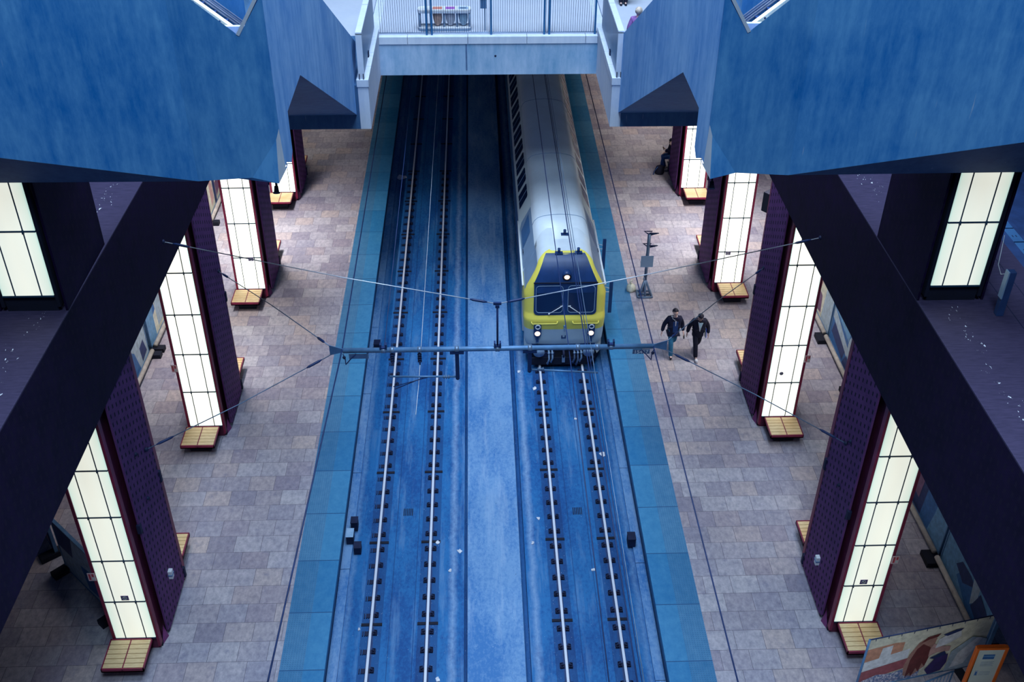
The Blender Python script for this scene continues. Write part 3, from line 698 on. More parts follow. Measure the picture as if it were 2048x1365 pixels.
# big banner on its frame, lower right
def banner():
    P0, P1 = Vector((8.70, 15.42, 0)), Vector((11.86, 16.05, 0)); d = P1-P0; L = d.length; d.normalize(); nv = Vector((d.y, -d.x, 0))
    z0, z1 = .78, 2.51
    at = lambda t, q, o=0: P0+d*(t*L)+Vector((0, 0, z0+q*(z1-z0)))+nv*o
    root = empty('banner_stand', tuple((P0+P1)/2), 'wide printed banner on a frame, woman with long auburn hair, lower right of the platform', 'banner')
    b = new(); b.prism([at(0, 0), at(1, 0), at(1, 1), at(0, 1)], -nv*.012, 'print_cream')
    sh = [('print_orange', [(.0, .50), (.30, .57), (.30, .82), (.22, .84), (.0, .80)]), ('print_white', [(.12, .56), (.21, .58), (.21, .80), (.13, .78)]),
          ('print_white', [(.0, .34), (.36, .46), (.36, .66), (.0, .54)]), ('print_red', [(0, .12), (.38, .26), (.38, .46), (0, .34)]),
          ('print_flowers', [(0, 0), (.50, 0), (.50, .14), (.38, .24), (.26, .19), (.14, .22), (.04, .15), (0, .10)]),
          ('print_hair_light', [(.37, .08), (.35, .30), (.37, .52), (.42, .74), (.50, .84), (.56, .78), (.55, .5), (.53, .2), (.44, .04)]),
          ('print_hair', [(.39, .02), (.39, .40), (.42, .62), (.46, .70), (.53, .60), (.545, .42), (.53, .20), (.50, .28), (.49, .10), (.46, .20), (.44, .03), (.42, .12)]),
          ('print_hair', [(.43, .72), (.48, .83), (.58, .86), (.56, .80), (.50, .78)]),
          ('print_skin', [(.535, .40), (.60, .46), (.70, .44), (.70, .54), (.62, .58), (.55, .66), (.53, .55)]),
          ('print_white', [(.57, .56), (.66, .60), (.76, .72), (.74, .86), (.66, .84), (.58, .74)]), ('print_navy', [(.60, .82), (.70, .88), (.76, .88), (.74, .84), (.64, .78)]),
          ('print_navy', [(.55, .36), (.66, .46), (.69, .36), (.62, .30)]), ('print_dress', [(.54, .12), (.60, .34), (.70, .38), (.71, .20), (.68, .04), (.58, .0)]),
          ('print_pale', [(.71, .0), (1, 0), (1, .55), (.86, .66), (.72, .42)]), ('print_white', [(.75, .05), (.86, .1), (.95, .6), (.90, .62), (.78, .36)])]
    for k, (m, pts) in enumerate(sh): b.poly([at(t, q, .002+.0015*k) for t, q in pts], m)
    b.build('printed_sheet', root)
    b = new(); b.tube([at(0, 0)+Vector((0, 0, -z0)), at(0, 1)+Vector((0, 0, .04))], .028, 'galv_blue', 8); b.tube([at(1, 0)+Vector((0, 0, -z0)), at(1, 1)+Vector((0, 0, .04))], .028, 'galv_blue', 8)
    b.tube([at(0, 1)+Vector((0, 0, .03)), at(1, 1)+Vector((0, 0, .03))], .015, 'wire_dark', 6); b.tube([at(0, 0)-Vector((0, 0, .03)), at(1, 0)-Vector((0, 0, .03))], .02, 'galv_blue', 6)
    b.build('pole_frame', root)
    b = new()
    for k in range(10): b.tube([at(.05+k*.1, 1, .01)+Vector((0, 0, .035)), at(.05+k*.1, 1, .01)-Vector((0, 0, .05))], .008, 'wire_dark', 5)
    b.build('cable_ties', root)
    for t in (0.02, .98):
        b = new(); b.obox(at(t, 0)+Vector((0, 0, -z0+.05)), d*.10, nv*.4, (0, 0, .05), 'rubber_black'); b.build('foot_block', root)
    # barrier in front of it
    root = empty('crowd_barrier', (10.0, 15.1, 0), 'blue steel crowd barrier in front of the wide banner at the bottom edge', 'barrier')
    A, B = Vector((9.35, 14.98, 0)), Vector((11.05, 15.62, 0)); dd = B-A
    b = new(); up = Vector((0, 0, 1))
    b.tube([A+up*.15, A+up*1.08, B+up*1.08, B+up*.15], .022, 'galv_blue', 8); b.tube([A+up*.15, B+up*.15], .018, 'galv_blue', 8); b.build('frame', root)
    b = new()
    for k in range(1, 16): b.tube([A+dd*(k/16)+up*.15, A+dd*(k/16)+up*1.08], .009, 'galv_blue', 5)
    b.build('bars', root)
    for t in (.1, .9):
        b = new(); q = A+dd*t; w = Vector((dd.y, -dd.x, 0)).normalized()*.3; b.tube([q-w, q+w], .02, 'galv_blue', 6); b.tube([q, q+up*.15], .02, 'galv_blue', 6); b.build('foot', root)
    b = new(); c = A+dd*.30+up*.92+Vector((0, -.06, 0)); b.disc(c, (.3, -1, .2), .16, .02, 'sign_red', 24); b.disc(c+Vector((.006, -.022, .004)), (.3, -1, .2), .11, .004, 'paper', 24); b.build('round_sign', root)
banner()
def infoboard():
    x0, x1, y = 11.02, 11.62, 15.02; z0, z1 = 1.42, 2.62
    root = empty('information_board', ((x0+x1)/2, y, 0), 'orange framed notice board with a white sheet at the lower right corner', 'notice board')
    b = new(); b.box(x0, x1, y, y+.05, z0, z1, 'paper')
    b.box(x0+.16, x0+.42, y-.003, y, z1-.34, z1-.18, 'print_blue'); b.box(x0+.16, x0+.42, y-.004, y-.003, z1-.26, z1-.22, 'print_sky')
    for k in range(5): b.box(x0+.16, x0+.46-.03*(k % 2), y-.003, y, z1-.44-k*.035, z1-.425-k*.035, 'print_pale')
    b.box(x0+.10, x0+.18, y-.003, y, z0+.28, z0+.46, 'print_pale'); b.box(x0+.12, x0+.16, y-.004, y-.003, z0+.30, z0+.42, 'print_blue')
    for k in range(3): b.box(x0+.21, x0+.46, y-.003, y, z0+.30+k*.05, z0+.315+k*.05, 'print_pale')
    b.build('sheet', root)
    b = new(); t = .065
    b.box(x0-t, x0, y-.03, y+.07, z0-t, z1+t, 'orange_frame'); b.box(x1, x1+t, y-.03, y+.07, z0-t, z1+t, 'orange_frame'); b.box(x0, x1, y-.03, y+.07, z1, z1+t, 'orange_frame'); b.box(x0, x1, y-.03, y+.07, z0-t, z0, 'orange_frame')
    b.build('frame', root, bevel=.012)
    for x in (x0+.05, x1-.05):
        b = new(); b.tube([(x, y+.03, 0), (x, y+.03, z0)], .03, 'orange_frame', 8); b.build('leg', root)
infoboard()

# ------------------------------------------------------------------ catenary
BY, BZ = 22.13, 5.97
def catenary():
    x0, x1 = -3.50, 4.46
    root = empty('catenary_boom', ((x0+x1)/2, BY, BZ), 'long blue-grey steel tube slung across both tracks, carrying the overhead wires', 'catenary tube')
    b = new(); b.tube([(x0, BY, BZ), (x1, BY, BZ)], .068, 'galv_blue', 14); b.build('tube', root)
    for x in (-2.47, -2.25, -1.55, -.60, .44, 1.27, 2.5, 3.0, 3.35): b = new(); b.tube([(x-.055, BY, BZ), (x+.055, BY, BZ)], .082, 'wire_grey', 12); b.build('clamp', root)
    for x in (-2.47, .44, 3.35):
        b = new(); b.box(x-.09, x-.05, BY-.06, BY+.06, BZ+.05, BZ+.20, 'wire_dark'); b.box(x+.05, x+.09, BY-.06, BY+.06, BZ+.05, BZ+.20, 'wire_dark'); b.box(x-.09, x+.09, BY-.05, BY+.05, BZ+.06, BZ+.10, 'wire_dark'); b.build('saddle', root)
    b = new(); b.tube([(.44, BY, BZ+.06), (.44, BY, 7.34)], .026, 'wire_dark', 8); b.box(.34, .54, BY-.03, BY+.03, 7.32, 7.38, 'wire_dark'); b.box(.39, .49, BY-.05, BY+.05, 7.24, 7.32, 'wire_dark'); b.build('hanger_post', root)
    for s, xe in ((-1, x0), (1, x1)):
        b = new(); b.prism([(xe, BY, BZ-.05), (xe, BY, BZ+.05), (xe+s*.34, BY, BZ+.17), (xe+s*.34, BY, BZ-.14)], (0, .02, 0), 'galv_blue'); b.build('end_plate', root)
        b = new(); pts = [(xe-s*.32+s*.07*t+s*.10*math.sin(t*.8), BY-.06, BZ-.06-.34*math.sin(math.pi*t/6)) for t in range(7)]; b.tube(pts, .014, 'wire_dark', 6); b.ball((xe-s*.02, BY-.05, BZ-.18), .045, 'iron_dark', 8); b.build('bond_cable', root)
    for x, l in ((-2.26, .36), (-1.56, .48)):
        b = new(); b.tube([(x, BY, BZ-.07), (x, BY, BZ-l)], .018, 'wire_dark', 6)
        for k in range(4): b.disc((x, BY, BZ-.14-k*.07), (0, 0, -1), .055, .03, 'wire_dark', 10)
        b.build('insulator', root)
    # registration arms
    for xa, xb, za, zb in ((-.60, -2.36, 5.08, 5.12), (1.27, 3.06, 5.28, 5.14)):
        s = 1 if xb > xa else -1
        b = new(); b.box(xa-.05, xa+.05, BY-.04, BY+.04, za-.06, BZ-.05, 'wire_dark'); b.box(xa-.18, xa+.18, BY-.07, BY+.07, BZ-.12, BZ-.06, 'wire_dark'); b.build('drop_arm', root)
        b = new(); b.tube([(xa, BY, za), (xb, BY, zb)], .026, 'galv_blue', 8); b.build('registration_arm', root)
        b = new(); b.tube([(xa+s*.2, BY, za), (xa+s*.38, BY, za)], .03, 'wire_grey', 10)
        for k in range(3): b.disc((xa+s*(.22+k*.06), BY, za), (s, 0, 0), .055, .025, 'wire_grey', 10)
        b.build('insulator', root)
        b = new(); b.ball((xa, BY, za-.05), .05, 'iron_dark', 8); b.build('arm_joint', root)
        if s < 0:
            b = new(); b.tube([(-1.30, BY, 5.10), (-2.28, BY-.1, 4.86)], .012, 'wire_dark', 6); b.tube([(-1.50, BY, 5.06), (-2.24, BY-.1, 4.78)], .012, 'wire_dark', 6); b.build('steady_arm', root)
    b = new(); b.box(-3.36, -2.86, BY-.03, BY-.02, BZ-.24, BZ-.09, 'wire_grey'); b.box(-3.33, -2.89, BY-.035, BY-.03, BZ-.22, BZ-.11, 'trough_blue'); b.build('number_plate', root)
    b = new(); b.box(3.92, 4.36, BY-.03, BY-.02, BZ-.22, BZ-.08, 'trough_blue'); pl = b.build('number_plate', root)
    cu = bpy.data.curves.new('digits', 'FONT'); cu.body = '15457'; cu.size = .15; cu.extrude = .002; cu.align_x = 'CENTER'
    to = bpy.data.objects.new('digits_curve', cu); COL.objects.link(to); dg = bpy.context.evaluated_depsgraph_get()
    me = bpy.data.meshes.new_from_object(to.evaluated_get(dg)); bpy.data.objects.remove(to); me.materials.clear(); me.materials.append(MT['white_paint'])
    me.transform(Matrix.Translation(Vector((4.14, BY-.034, BZ-.205))-WL[root.name]) @ Matrix.Rotation(math.pi/2, 4, 'X'))
    o = bpy.data.objects.new('digits', me); COL.objects.link(o); o.parent = pl
    def stay(name, pts, label, turn=True, mat='wire_grey', r=.013, cat='wire'):
        root = empty(name, pts[0], label, cat)
        b = new(); b.tube(pts, r, mat, 6); b.build('cable', root)
        if turn:
            for a, c in ((Vector(pts[0]), Vector(pts[1])), (Vector(pts[-1]), Vector(pts[-2]))):
                d = (c-a).normalized(); b = new(); b.tube([a+d*.25, a+d*.34, a+d*.62, a+d*.70], [.012, .034, .034, .012], 'wire_dark', 8); b.build('turnbuckle', root)
            b = new(); b.ball(pts[-1], .06, 'iron_dark', 8); b.build('wall_anchor', root)
    stay('span_wire', [(.44, BY, 7.34), (-3.4, 22.75, 7.78), (FX(-1, 23.6), 23.6, 8.38)], 'pale span wire from the hanger post up to the left gallery fascia', mat='wire_pale')
    stay('span_wire', [(.44, BY, 7.34), (4.2, 22.70, 7.78), (FX(1, 23.4), 23.4, 8.38)], 'pale span wire from the hanger post up to the right gallery fascia', mat='wire_pale')
    stay('stay_wire', [(x0-.33, BY, BZ+.16), (-5.8, 25.0, 5.5), (FX(-1, 27.8), 27.8, 4.90)], 'stay wire from the left end of the catenary tube back to the second left pillar')
    stay('stay_wire', [(x0-.33, BY, BZ-.13), (-6.0, 20.7, 5.4), (FX(-1, 19.5)-.0, 19.5, 5.05)], 'stay wire from the left end of the catenary tube forward to the nearest left pillar')
    stay('stay_wire', [(x1+.33, BY, BZ+.16), (6.7, 24.8, 5.6), (FX(1, 27.6), 27.6, 4.90)], 'stay wire from the right end of the catenary tube back to the second right pillar')
    stay('stay_wire', [(x1+.33, BY, BZ-.13), (6.8, 20.6, 5.55), (FX(1, 19.1), 19.1, 5.2)], 'stay wire from the right end of the catenary tube forward to the nearest right pillar')
    def wire(pts, r, mat, label):
        b = new(); b.tube(pts, r, mat, 6); o = b.build('overhead_wire', origin=pts[0]); tag(o, label, 'wire')
    G = 'x'
    wire([(-3.90, 11.5, 5.97), (x0-.02, BY, BZ+.03), (-3.57, 60, 5.97)], .018, 'wire_dark', 'dark overhead wire past the left end of the catenary tube, above the platform edge')
    wire([(4.52, 11.5, 5.97), (x1-.02, BY, BZ+.03), (4.28, 60, 5.97)], .018, 'wire_dark', 'dark overhead wire past the right end of the catenary tube, above the platform')
    wire([(2.24, 11, 5.72), (2.28, BY, 5.88), (2.24, 60, 5.72)], .014, 'wire_dark', 'dark overhead wire over the left half of the train roof, leftmost of four')
    wire([(2.93, 11, 4.75), (2.885, BY, 4.90), (2.925, 60, 4.75)], .017, 'wire_dark', 'dark contact wire above the train, second of four from the left')
    wire([(3.02, 11, 4.75), (2.945, BY, 4.95), (2.96, 60, 4.75)], .011, 'wire_dark', 'contact wire above the train, third of four from the left')
    wire([(2.86, 11, 5.85), (2.83, BY, 6.02), (2.83, 60, 5.85)], .010, 'wire_grey', 'grey carrier wire above the train, rightmost of four')
    wire([(-1.66, 21, 4.75), (-1.62, BY, 4.88), (-1.60, 60, 4.75)], .009, 'wire_pale', 'pale contact wire above the empty left track')
    wire([(-2.45, BY, 6.02), (-2.56, 60, 5.9)], .011, 'wire_dark', 'dark carrier wire above the left rail of the empty track')
catenary()

# ------------------------------------------------------------------ train
TX = 2.92
def lerp_tab(tab, z):
    for (z0, *a), (z1, *b) in zip(tab, tab[1:]):
        if z <= z1: t = max(0, (z-z0)/(z1-z0)); return [p+(q-p)*t for p, q in zip(a, b)]
    return list(tab[-1][1:])
#        z     yfront  halfwidth
NOSE = [(.10, 30.44, 1.34), (.30, 30.38, 1.37), (.83, 30.31, 1.40), (1.20, 30.24, 1.415), (1.32, 30.25, 1.415), (1.44, 30.33, 1.41), (2.15, 30.36, 1.41), (2.45, 30.38, 1.31), (2.72, 30.40, 1.175), (3.00, 30.50, 1.03), (3.10, 30.56, .985), (3.28, 30.69, .915), (3.40, 30.84, .80), (3.47, 30.98, .68), (3.51, 31.12, .52)]
def train():
    root = empty('train', (TX, 30.3, RT), 'grey and yellow double-deck train with lit headlights on the right track', 'train')
    # front shell
    b = new(); cols = None; vs = []; zs = []
    for k in range(len(NOSE)-1):
        (z0, *_), (z1, *_) = NOSE[k], NOSE[k+1]; n = max(1, int(round((z1-z0)/.09)))
        zs += [z0+(z1-z0)*i/n for i in range(n)]
    zs.append(NOSE[-1][0])
    def outline(z):
        yf, w = lerp_tab(NOSE, z); half = []
        for i in range(9): half.append((w*(1-.0)-.42*w/1.41*(i/8)**0*(1-math.cos(math.pi/2*i/8)) if 0 else 0, 0))
        pts = [(-w, yf+1.55), (-w, yf+.8)]
        R = .34*w/1.41
        for i in range(7): a = math.pi/2*i/6; pts.append((-w+R-R*math.cos(a), yf+R*.9-R*.9*math.sin(a)))
        m = [(-x, y) for x, y in pts[::-1]]
        return pts+[(-(w-R)*.5, yf-.012), (0, yf-.016), ((w-R)*.5, yf-.012)]+m
    rings = [[(TX+x, y, z) for x, y in outline(z)] for z in zs]; m = len(rings[0])
    for i in range(len(rings)-1):
        for j in range(m-1):
            zc = (zs[i]+zs[i+1])/2
            side = j < 2 or j >= m-3
            mat = 'train_grey' if zc < .83 else 'train_yellow'
            if side and zc > 2.2: mat = 'train_steel' if zc < 3.15 else 'train_roof'
            b.add([rings[i][j], rings[i][j+1], rings[i+1][j+1], rings[i+1][j]], [(0, 1, 2, 3)], mat, True)
    b.add(rings[-1], [tuple(range(m))], 'train_roof'); b.build('cab_front', root)
    yf = lambda z: lerp_tab(NOSE, z)[0]
    def patch(x, z, o): return (TX+x, yf(z)-.012-o, z)
    # roof hood, dark
    b = new(); levels = [(2.70, 1.07), (2.85, 1.0), (3.0, .93), (3.15, .86), (3.28, .80), (3.40, .74), (3.485, .66)]
    for (z0, w0), (z1, w1) in zip(levels, levels[1:]):
        for i in range(6):
            t0, t1 = -1+i/3, -1+(i+1)/3; b.add([patch(w0*t0, z0, .02), patch(w0*t1, z0, .02), patch(w1*t1, z1, .02), patch(w1*t0, z1, .02)], [(0, 1, 2, 3)], 'train_navy', True)
    b.build('hood', root)
    b = new(); b.tube([patch(-1.09, 2.70, .04), patch(0, 2.70, .045), patch(1.09, 2.70, .04)], .022, 'under_black', 6); b.build('gutter', root)
    # windscreen surround with rounded lower corners
    def rrect(x0, x1, z0, z1, r, o, top=False, n=5):
        pts = []
        for cx, cz, a0 in ((x1-r, z0+r, -math.pi/2), (x1-r, z1-r, 0), (x0+r, z1-r, math.pi/2), (x0+r, z0+r, math.pi)):
            for i in range(n+1): a = a0+math.pi/2*i/n; pts.append(patch(cx-TX*0+r*math.cos(a), cz+r*math.sin(a), o))
        return pts
    b = new(); fr = [patch(-1.07, 2.69, .02), patch(-1.075, 1.66, .02)]
    for i in range(7): a = math.pi+math.pi/2*i/6; fr.append(patch(-1.075+.16+.16*math.cos(a), 1.43+.16+.16*math.sin(a), .02))
    fr += [(2*TX-x, y, z) for x, y, z in fr[::-1]]
    b.prism(fr, (0, .05, 0), 'train_navy'); wf = b.build('windscreen_frame', root)
    for s in (-1, 1):
        x0, x1 = (-1.0, -.09) if s < 0 else (.09, 1.0)
        b = new(); b.poly(rrect(x0, x1, 1.53, 2.58, .12, .026), 'window_dark'); b.poly(rrect(x0+.02, x1-.02, 2.30, 2.56, .06, .029), 'train_navy'); b.build('windscreen_glass', wf)
        b = new(); lp = rrect(x0, x1, 1.53, 2.58, .12, .03); b.tube(lp+[lp[0]], .014, 'train_steel', 5); b.build('rubber_seal', wf)
        b = new(); base = patch(s*.52 if s > 0 else -.55, 1.50, .06); tip = patch(.14 if s > 0 else -.12, 1.80, .07)
        b.tube([base, tip], .014, 'white_paint', 6); b.tube([(tip[0]-.05, tip[1], tip[2]+.0), (tip[0]+.05, tip[1], tip[2]+.02)], .016, 'white_paint', 6); b.ball(base, .03, 'white_paint', 8); b.build('wiper', root)
    b = new(); b.obox(patch(-.46, 1.64, -.10), (.42, 0, 0), (0, .05, 0), (0, 0, .02), 'galv_blue'); b.obox(patch(-.28, 1.67, -.02), (.07, 0, 0), (0, .03, 0), (0, 0, .05), 'trough_blue'); b.build('dashboard', root)
    # yellow handrails
    for s in (-1, 1):
        x0, x1 = (-1.15, -.25) if s < 0 else (.27, 1.17)
        b = new(); z = 1.14; b.tube([patch(x0, z+.07, .0), patch(x0+.015, z+.01, .05), patch(x0+.05, z, .06), patch(x1-.05, z, .06), patch(x1-.015, z+.01, .05), patch(x1, z+.07, 0)], .016, 'train_yellow', 6); b.build('handrail', root)
    # headlight clusters
    for s in (-1, 1):
        x = s*.93; y = yf(.8)
        b = new(); pts = []
        for i in range(9): a = math.pi*i/8; pts.append((TX+x+.135*math.cos(a), y-.075, .98+.135*math.sin(a)))
        for i in range(9): a = math.pi+math.pi*i/8; pts.append((TX+x+.13*math.cos(a), y-.075, .66+.15*math.sin(a)))
        b.prism(pts, (0, .12, 0), 'train_navy'); h = b.build('headlight_cluster', root, bevel=.01)
        b = new(); b.ring((TX+x+.01, y-.085, .97), (0, -1, 0), .078, .022, 'white_paint', 20, 6); b.build('lamp_ring', h)
        b = new(); b.ball((TX+x, y-.075, .69), .098, 'lamp_warm', 14, (1, .35, 1)); b.build('lit_lens', h)
        b = new(); b.box(TX+x-.04, TX+x+.04, y-.07, y+.05, .34, .50, 'train_navy'); b.box(TX+x-.055, TX+x+.055, y-.06, y+.05, .30, .38, 'galv_blue'); b.build('socket', root)
    # top lamp
    z = 2.93; y = yf(z)
    b = new(); b.tube([(TX+.03, y+.1, z+.02), (TX+.03, y-.10, z-.02)], [.18, .15], 'train_navy', 18); h = b.build('roof_headlight', root)
    b = new(); b.ball((TX+.03, y-.10, z-.02), .095, 'lamp_warm', 14, (1, .4, 1)); b.build('lit_lens', h)
    b = new(); b.ring((TX+.03, y-.105, z-.02), (0, -1, -.1), .125, .02, 'under_black', 20, 6); b.build('lamp_ring', h)
    # small fittings on the nose
    b = new(); b.box(TX-.03, TX+.03, yf(.95)-.07, yf(.95)+.02, .84, .98, 'train_steel'); b.ball((TX, yf(.95)-.05, 1.0), .04, 'galv_blue', 8); b.build('bracket', root)
    b = new(); y = yf(.45); b.box(TX-.09, TX-.05, y-.05, y+.02, .42, .54, 'train_navy'); b.box(TX+.03, TX+.07, y-.05, y+.02, .42, .54, 'train_navy'); b.box(TX-.09, TX+.07, y-.04, y, .42, .45, 'train_navy'); b.build('bracket', root)
    for s in (-1, 1):
        b = new(); b.prism([(TX+s*1.36, 30.7, .12), (TX+s*1.06, 30.43, .12), (TX+s*1.10, 30.46, -.10), (TX+s*1.22, 30.55, -.42), (TX+s*1.36, 30.72, -.36)], (0, .45, 0), 'train_grey'); b.build('corner_skirt', root, bevel=.02)
    b = new(); b.box(TX-1.12, TX+1.12, 30.42, 30.6, -.12, .13, 'train_navy'); b.build('buffer_beam', root, bevel=.02)
    for s in (-1, 1):
        b = new(); b.tube([(TX+s*.87, 30.5, -.02), (TX+s*.87, 30.15, -.02)], .09, 'iron_dark', 12); b.tube([(TX+s*.87, 30.15, -.02), (TX+s*.87, 30.10, -.02)], [.2, .2], 'train_steel', 18); b.build('buffer', root)
    b = new(); b.tube([(TX, 30.5, -.05), (TX, 30.15, -.05), (TX, 30.08, -.14), (TX+.0, 30.14, -.24)], .045, 'iron_dark', 8); b.box(TX-.05, TX+.05, 30.12, 30.2, -.48, -.22, 'train_steel'); b.build('coupling', root)
    for x, l, mt in ((-.52, .50, 'train_steel'), (-.40, .42, 'train_steel'), (.38, .45, 'hose_grey'), (.50, .55, 'hose_grey'), (.62, .40, 'train_steel'), (1.02, .42, 'hose_grey')):
        b = new(); b.tube([(TX+x, 30.44, -.10), (TX+x+.01, 30.26, -.14), (TX+x+.02, 30.20, -.14-l*.5), (TX+x-.03, 30.26, -.14-l), (TX+x-.06, 30.40, -.10-l)], .034, mt, 7); b.ball((TX+x+.01, 30.24, -.15), .05, 'train_steel', 8); b.build('hose', root)
    b = new(); b.prism([(TX-1.05, 30.40, -.62), (TX+1.05, 30.40, -.62), (TX+1.0, 30.50, -.20), (TX-1.0, 30.50, -.20)], (0, .06, 0), 'under_black'); b.box(TX-.98, TX-.30, 30.34, 30.44, -.55, -.22, 'iron_dark'); b.box(TX-1.2, TX+1.2, 30.58, 30.66, -.70, .10, 'under_black'); b.box(TX-1.12, TX+1.12, 30.30, 30.34, -.70, -.40, 'under_black'); b.build('snow_plough', root)
    # car body
    Y0, Y1 = 31.85, 66
    sec = [(1.38, -.30), (1.41, .4), (1.41, 2.20), (1.38, 2.30), (.985, 3.10), (.915, 3.28), (.79, 3.40), (.60, 3.47), (.32, 3.515), (0, 3.53)]
    full = [(-x, z) for x, z in sec]+[(x, z) for x, z in sec[::-1][1:]]
    def matof(i, y):
        k = min(i, len(full)-2-i)
        if k <= 1: return 'train_side'
        if k == 2: return 'train_cream'
        if k == 3: return 'train_cream' if y > 35 else 'train_steel'
        return 'train_roof'
    b = new(); ys = [Y0, 35.0, Y1]
    for y0, y1 in zip(ys, ys[1:]):
        for i in range(len(full)-1):
            (xa, za), (xb, zb) = full[i], full[i+1]
            b.add([(TX+xa, y0, za), (TX+xa, y1, za), (TX+xb, y1, zb), (TX+xb, y0, zb)], [(0, 1, 2, 3)], matof(i, (y0+y1)/2), 4 <= i <= len(full)-6)
    b.poly([(TX+x, Y0, z) for x, z in full], 'train_roof'); b.build('car_body', root)
    for s in (-1, 1):
        # cream edge of the upper deck, with its slanting front end
        b = new(); nx = Vector((.8, 0, .4)).normalized()
        P = lambda t, y, o=.012: (TX+s*(1.38-.40*t+o*.89), y, 2.30+.80*t+o*.45)
        b.add([P(-.02, 35.2), P(-.02, 34.6), P(.98, 36.4), P(.98, 36.9)], [(0, 1, 2, 3)], 'train_cream'); b.build('deck_edge', root)
        b = new(); b.tube([(TX+s*1.425, 30.95, 2.24), (TX+s*1.425, 35.4, 2.26)], .035, 'white_paint', 6); b.build('gutter', root)
        b = new(); b.add([P(1.0, 35), P(1.0, Y1), P(1.08, Y1), P(1.08, 35)], [(0, 1, 2, 3)], 'train_cream'); b.build('roof_edge', root)
        # cab door and its window
        b = new(); b.add([P(.02, 31.9, .006), P(.02, 34.2, .006), P(.93, 34.6, .006), P(.93, 31.9, .006)], [(0, 1, 2, 3)], 'train_steel'); d = b.build('cab_door', root)
        b = new(); b.add([P(.12, 33.1, .016), P(.12, 34.4, .016), P(.80, 34.75, .016), P(.80, 33.4, .016)], [(0, 1, 2, 3)], 'train_side'); b.build('door_window', d)
        b = new(); b.tube([P(.2, 32.7, .05), P(.2, 32.95, .05)], .014, 'under_black', 5); b.build('door_handle', d)
        y = 36.05; k = 0
        while y < 62:
            def q(t, yy, o): return P(t, yy, o)
            r = .07; pts = []
            for ct, cy, a0 in ((.12+r, y+1.14-r, -90), (.86-r, y+1.14-r, 0), (.86-r, y+r, 90), (.12+r, y+r, 180)):
                for i in range(4): a = math.radians(a0+30*i); pts.append(q(ct+r*math.cos(a), cy+r*math.sin(a)*1.0 if 0 else cy-r*math.sin(a-math.pi/2)*-1*0+ (r*math.sin(a)), .014))
            b = new(); b.poly([q(.12, y, .014), q(.12, y+1.08, .014), q(.80, y+1.08, .014), q(.86, y+1.0, .014), q(.86, y+.08, .014), q(.80, y, .014)], 'window_dark'); w = b.build('upper_window', root)
            b = new(); b.obox(q(.49, y+.54, .016), Vector(q(.86, 0, 0))-Vector(q(.49, 0, 0)), (0, .018, 0), Vector((s*.003, 0, .002)), 'train_steel'); b.build('window_bar', w)
            y += 1.38; k += 1
        y = 36.3
        while y < 60:
            b = new(); b.box(TX+s*1.412-.01, TX+s*1.412+.01, y, y+1.0, .05, .65, 'window_dark'); b.build('lower_window', root); y += 1.38
    # roof seams and fittings
    b = new()
    for y in (33.6, 38.6, 44.0, 49.5):
        pts = [(TX+x, y, z+.008) for x, z in full[4:-4]]; b.tube(pts, .012, 'train_steel', 5)
    b.build('roof_seam', root)
    for x, y, z in ((.06, 32.15, 3.52), (-.22, 30.98, 3.47), (.44, 31.0, 3.47)):
        b = new(); b.box(TX+x-.13, TX+x+.13, y-.07, y+.07, z-.02, z+.05, 'train_navy'); b.tube([(TX+x, y, z+.04), (TX+x, y, z+.20)], .05, 'train_navy', 10); b.build('roof_horn', root)
    for y, z0 in ((33.4, 1.65), (31.0, 1.35)):
        b = new(); b.tube([(TX+1.40, y, z0+.75), (TX+1.58, y-.1, z0+.75)], .016, 'wire_pale', 6); b.tube([(TX+1.40, y, z0+.55), (TX+1.58, y-.1, z0+.6)], .016, 'wire_pale', 6)
        b.box(TX+1.56, TX+1.68, y-.12, y-.06, z0-.25, z0+1.0, 'train_navy'); b.build('side_mirror', root)
    # running gear
    b = new()
    for y in (32.6, 34.9, 50, 52.4):
        for s in (-1, 1): b.disc((TX+s*.72, y, RT+.46), (s, 0, 0), .46, .12, 'iron_dark', 24)
        b.tube([(TX-.8, y, RT+.46), (TX+.8, y, RT+.46)], .08, 'iron_dark', 8)
    b.build('wheelset', root)
    b = new(); b.box(TX-1.2, TX+1.2, 30.75, 64, -.52, -.25, 'under_black'); b.build('underframe', root)
train()

# ------------------------------------------------------------------ bridge railing, side balustrades, recycling bin
def bridge_rail():
    y, z0, z1 = BR_Y+.18, 10.26, 11.75
    root = empty('bridge_railing', ((NL+NR)/2, y, z0), 'railing of thin vertical bars along the front edge of the bridge', 'railing')
    for x in (-1.54, -1.38, .49, 2.17, 2.33, 3.78):
        b = new(); b.box(x-.03, x+.03, y-.05, y+.03, z0-.02, z1, 'train_steel' if 0 else 'glass_blue'); b.build('post', root)
    b = new(); b.tube([(NL+.02, y, z1), (NR-.02, y, z1)], .03, 'wire_grey', 8); b.tube([(NL+.02, y, z0+.06), (NR-.02, y, z0+.06)], .012, 'wire_grey', 6); b.build('rail', root)
    x = NL+.06; k = 0; proto = None
    while x < NR-.03:
        if proto is None:
            b = new(); b.tube([(x, y, z0+.05), (x, y, z1)], .006, 'wire_dark', 5); proto = b.build('bar', root)
        else:
            c = proto.copy(); COL.objects.link(c); c.location = (x-NL-.06, 0, 0)
        x += .0715; k += 1
    # thick light posts that stand a step behind the bars
    for px, label in ((.30, 'pale sign post with a small grey plate behind the bridge bars'),):
        r2 = empty('sign_post', (px, y+.16, z0), label, 'sign post'); b = new(); b.box(px-.02, px+.02, y+.13, y+.17, ZU, z1+.5, 'train_steel'); b.build('post', r2)
        b = new(); b.box(px-.14, px+.05, y+.10, y+.125, 11.05, 11.40, 'galv_blue'); b.build('plate', r2)
bridge_rail()
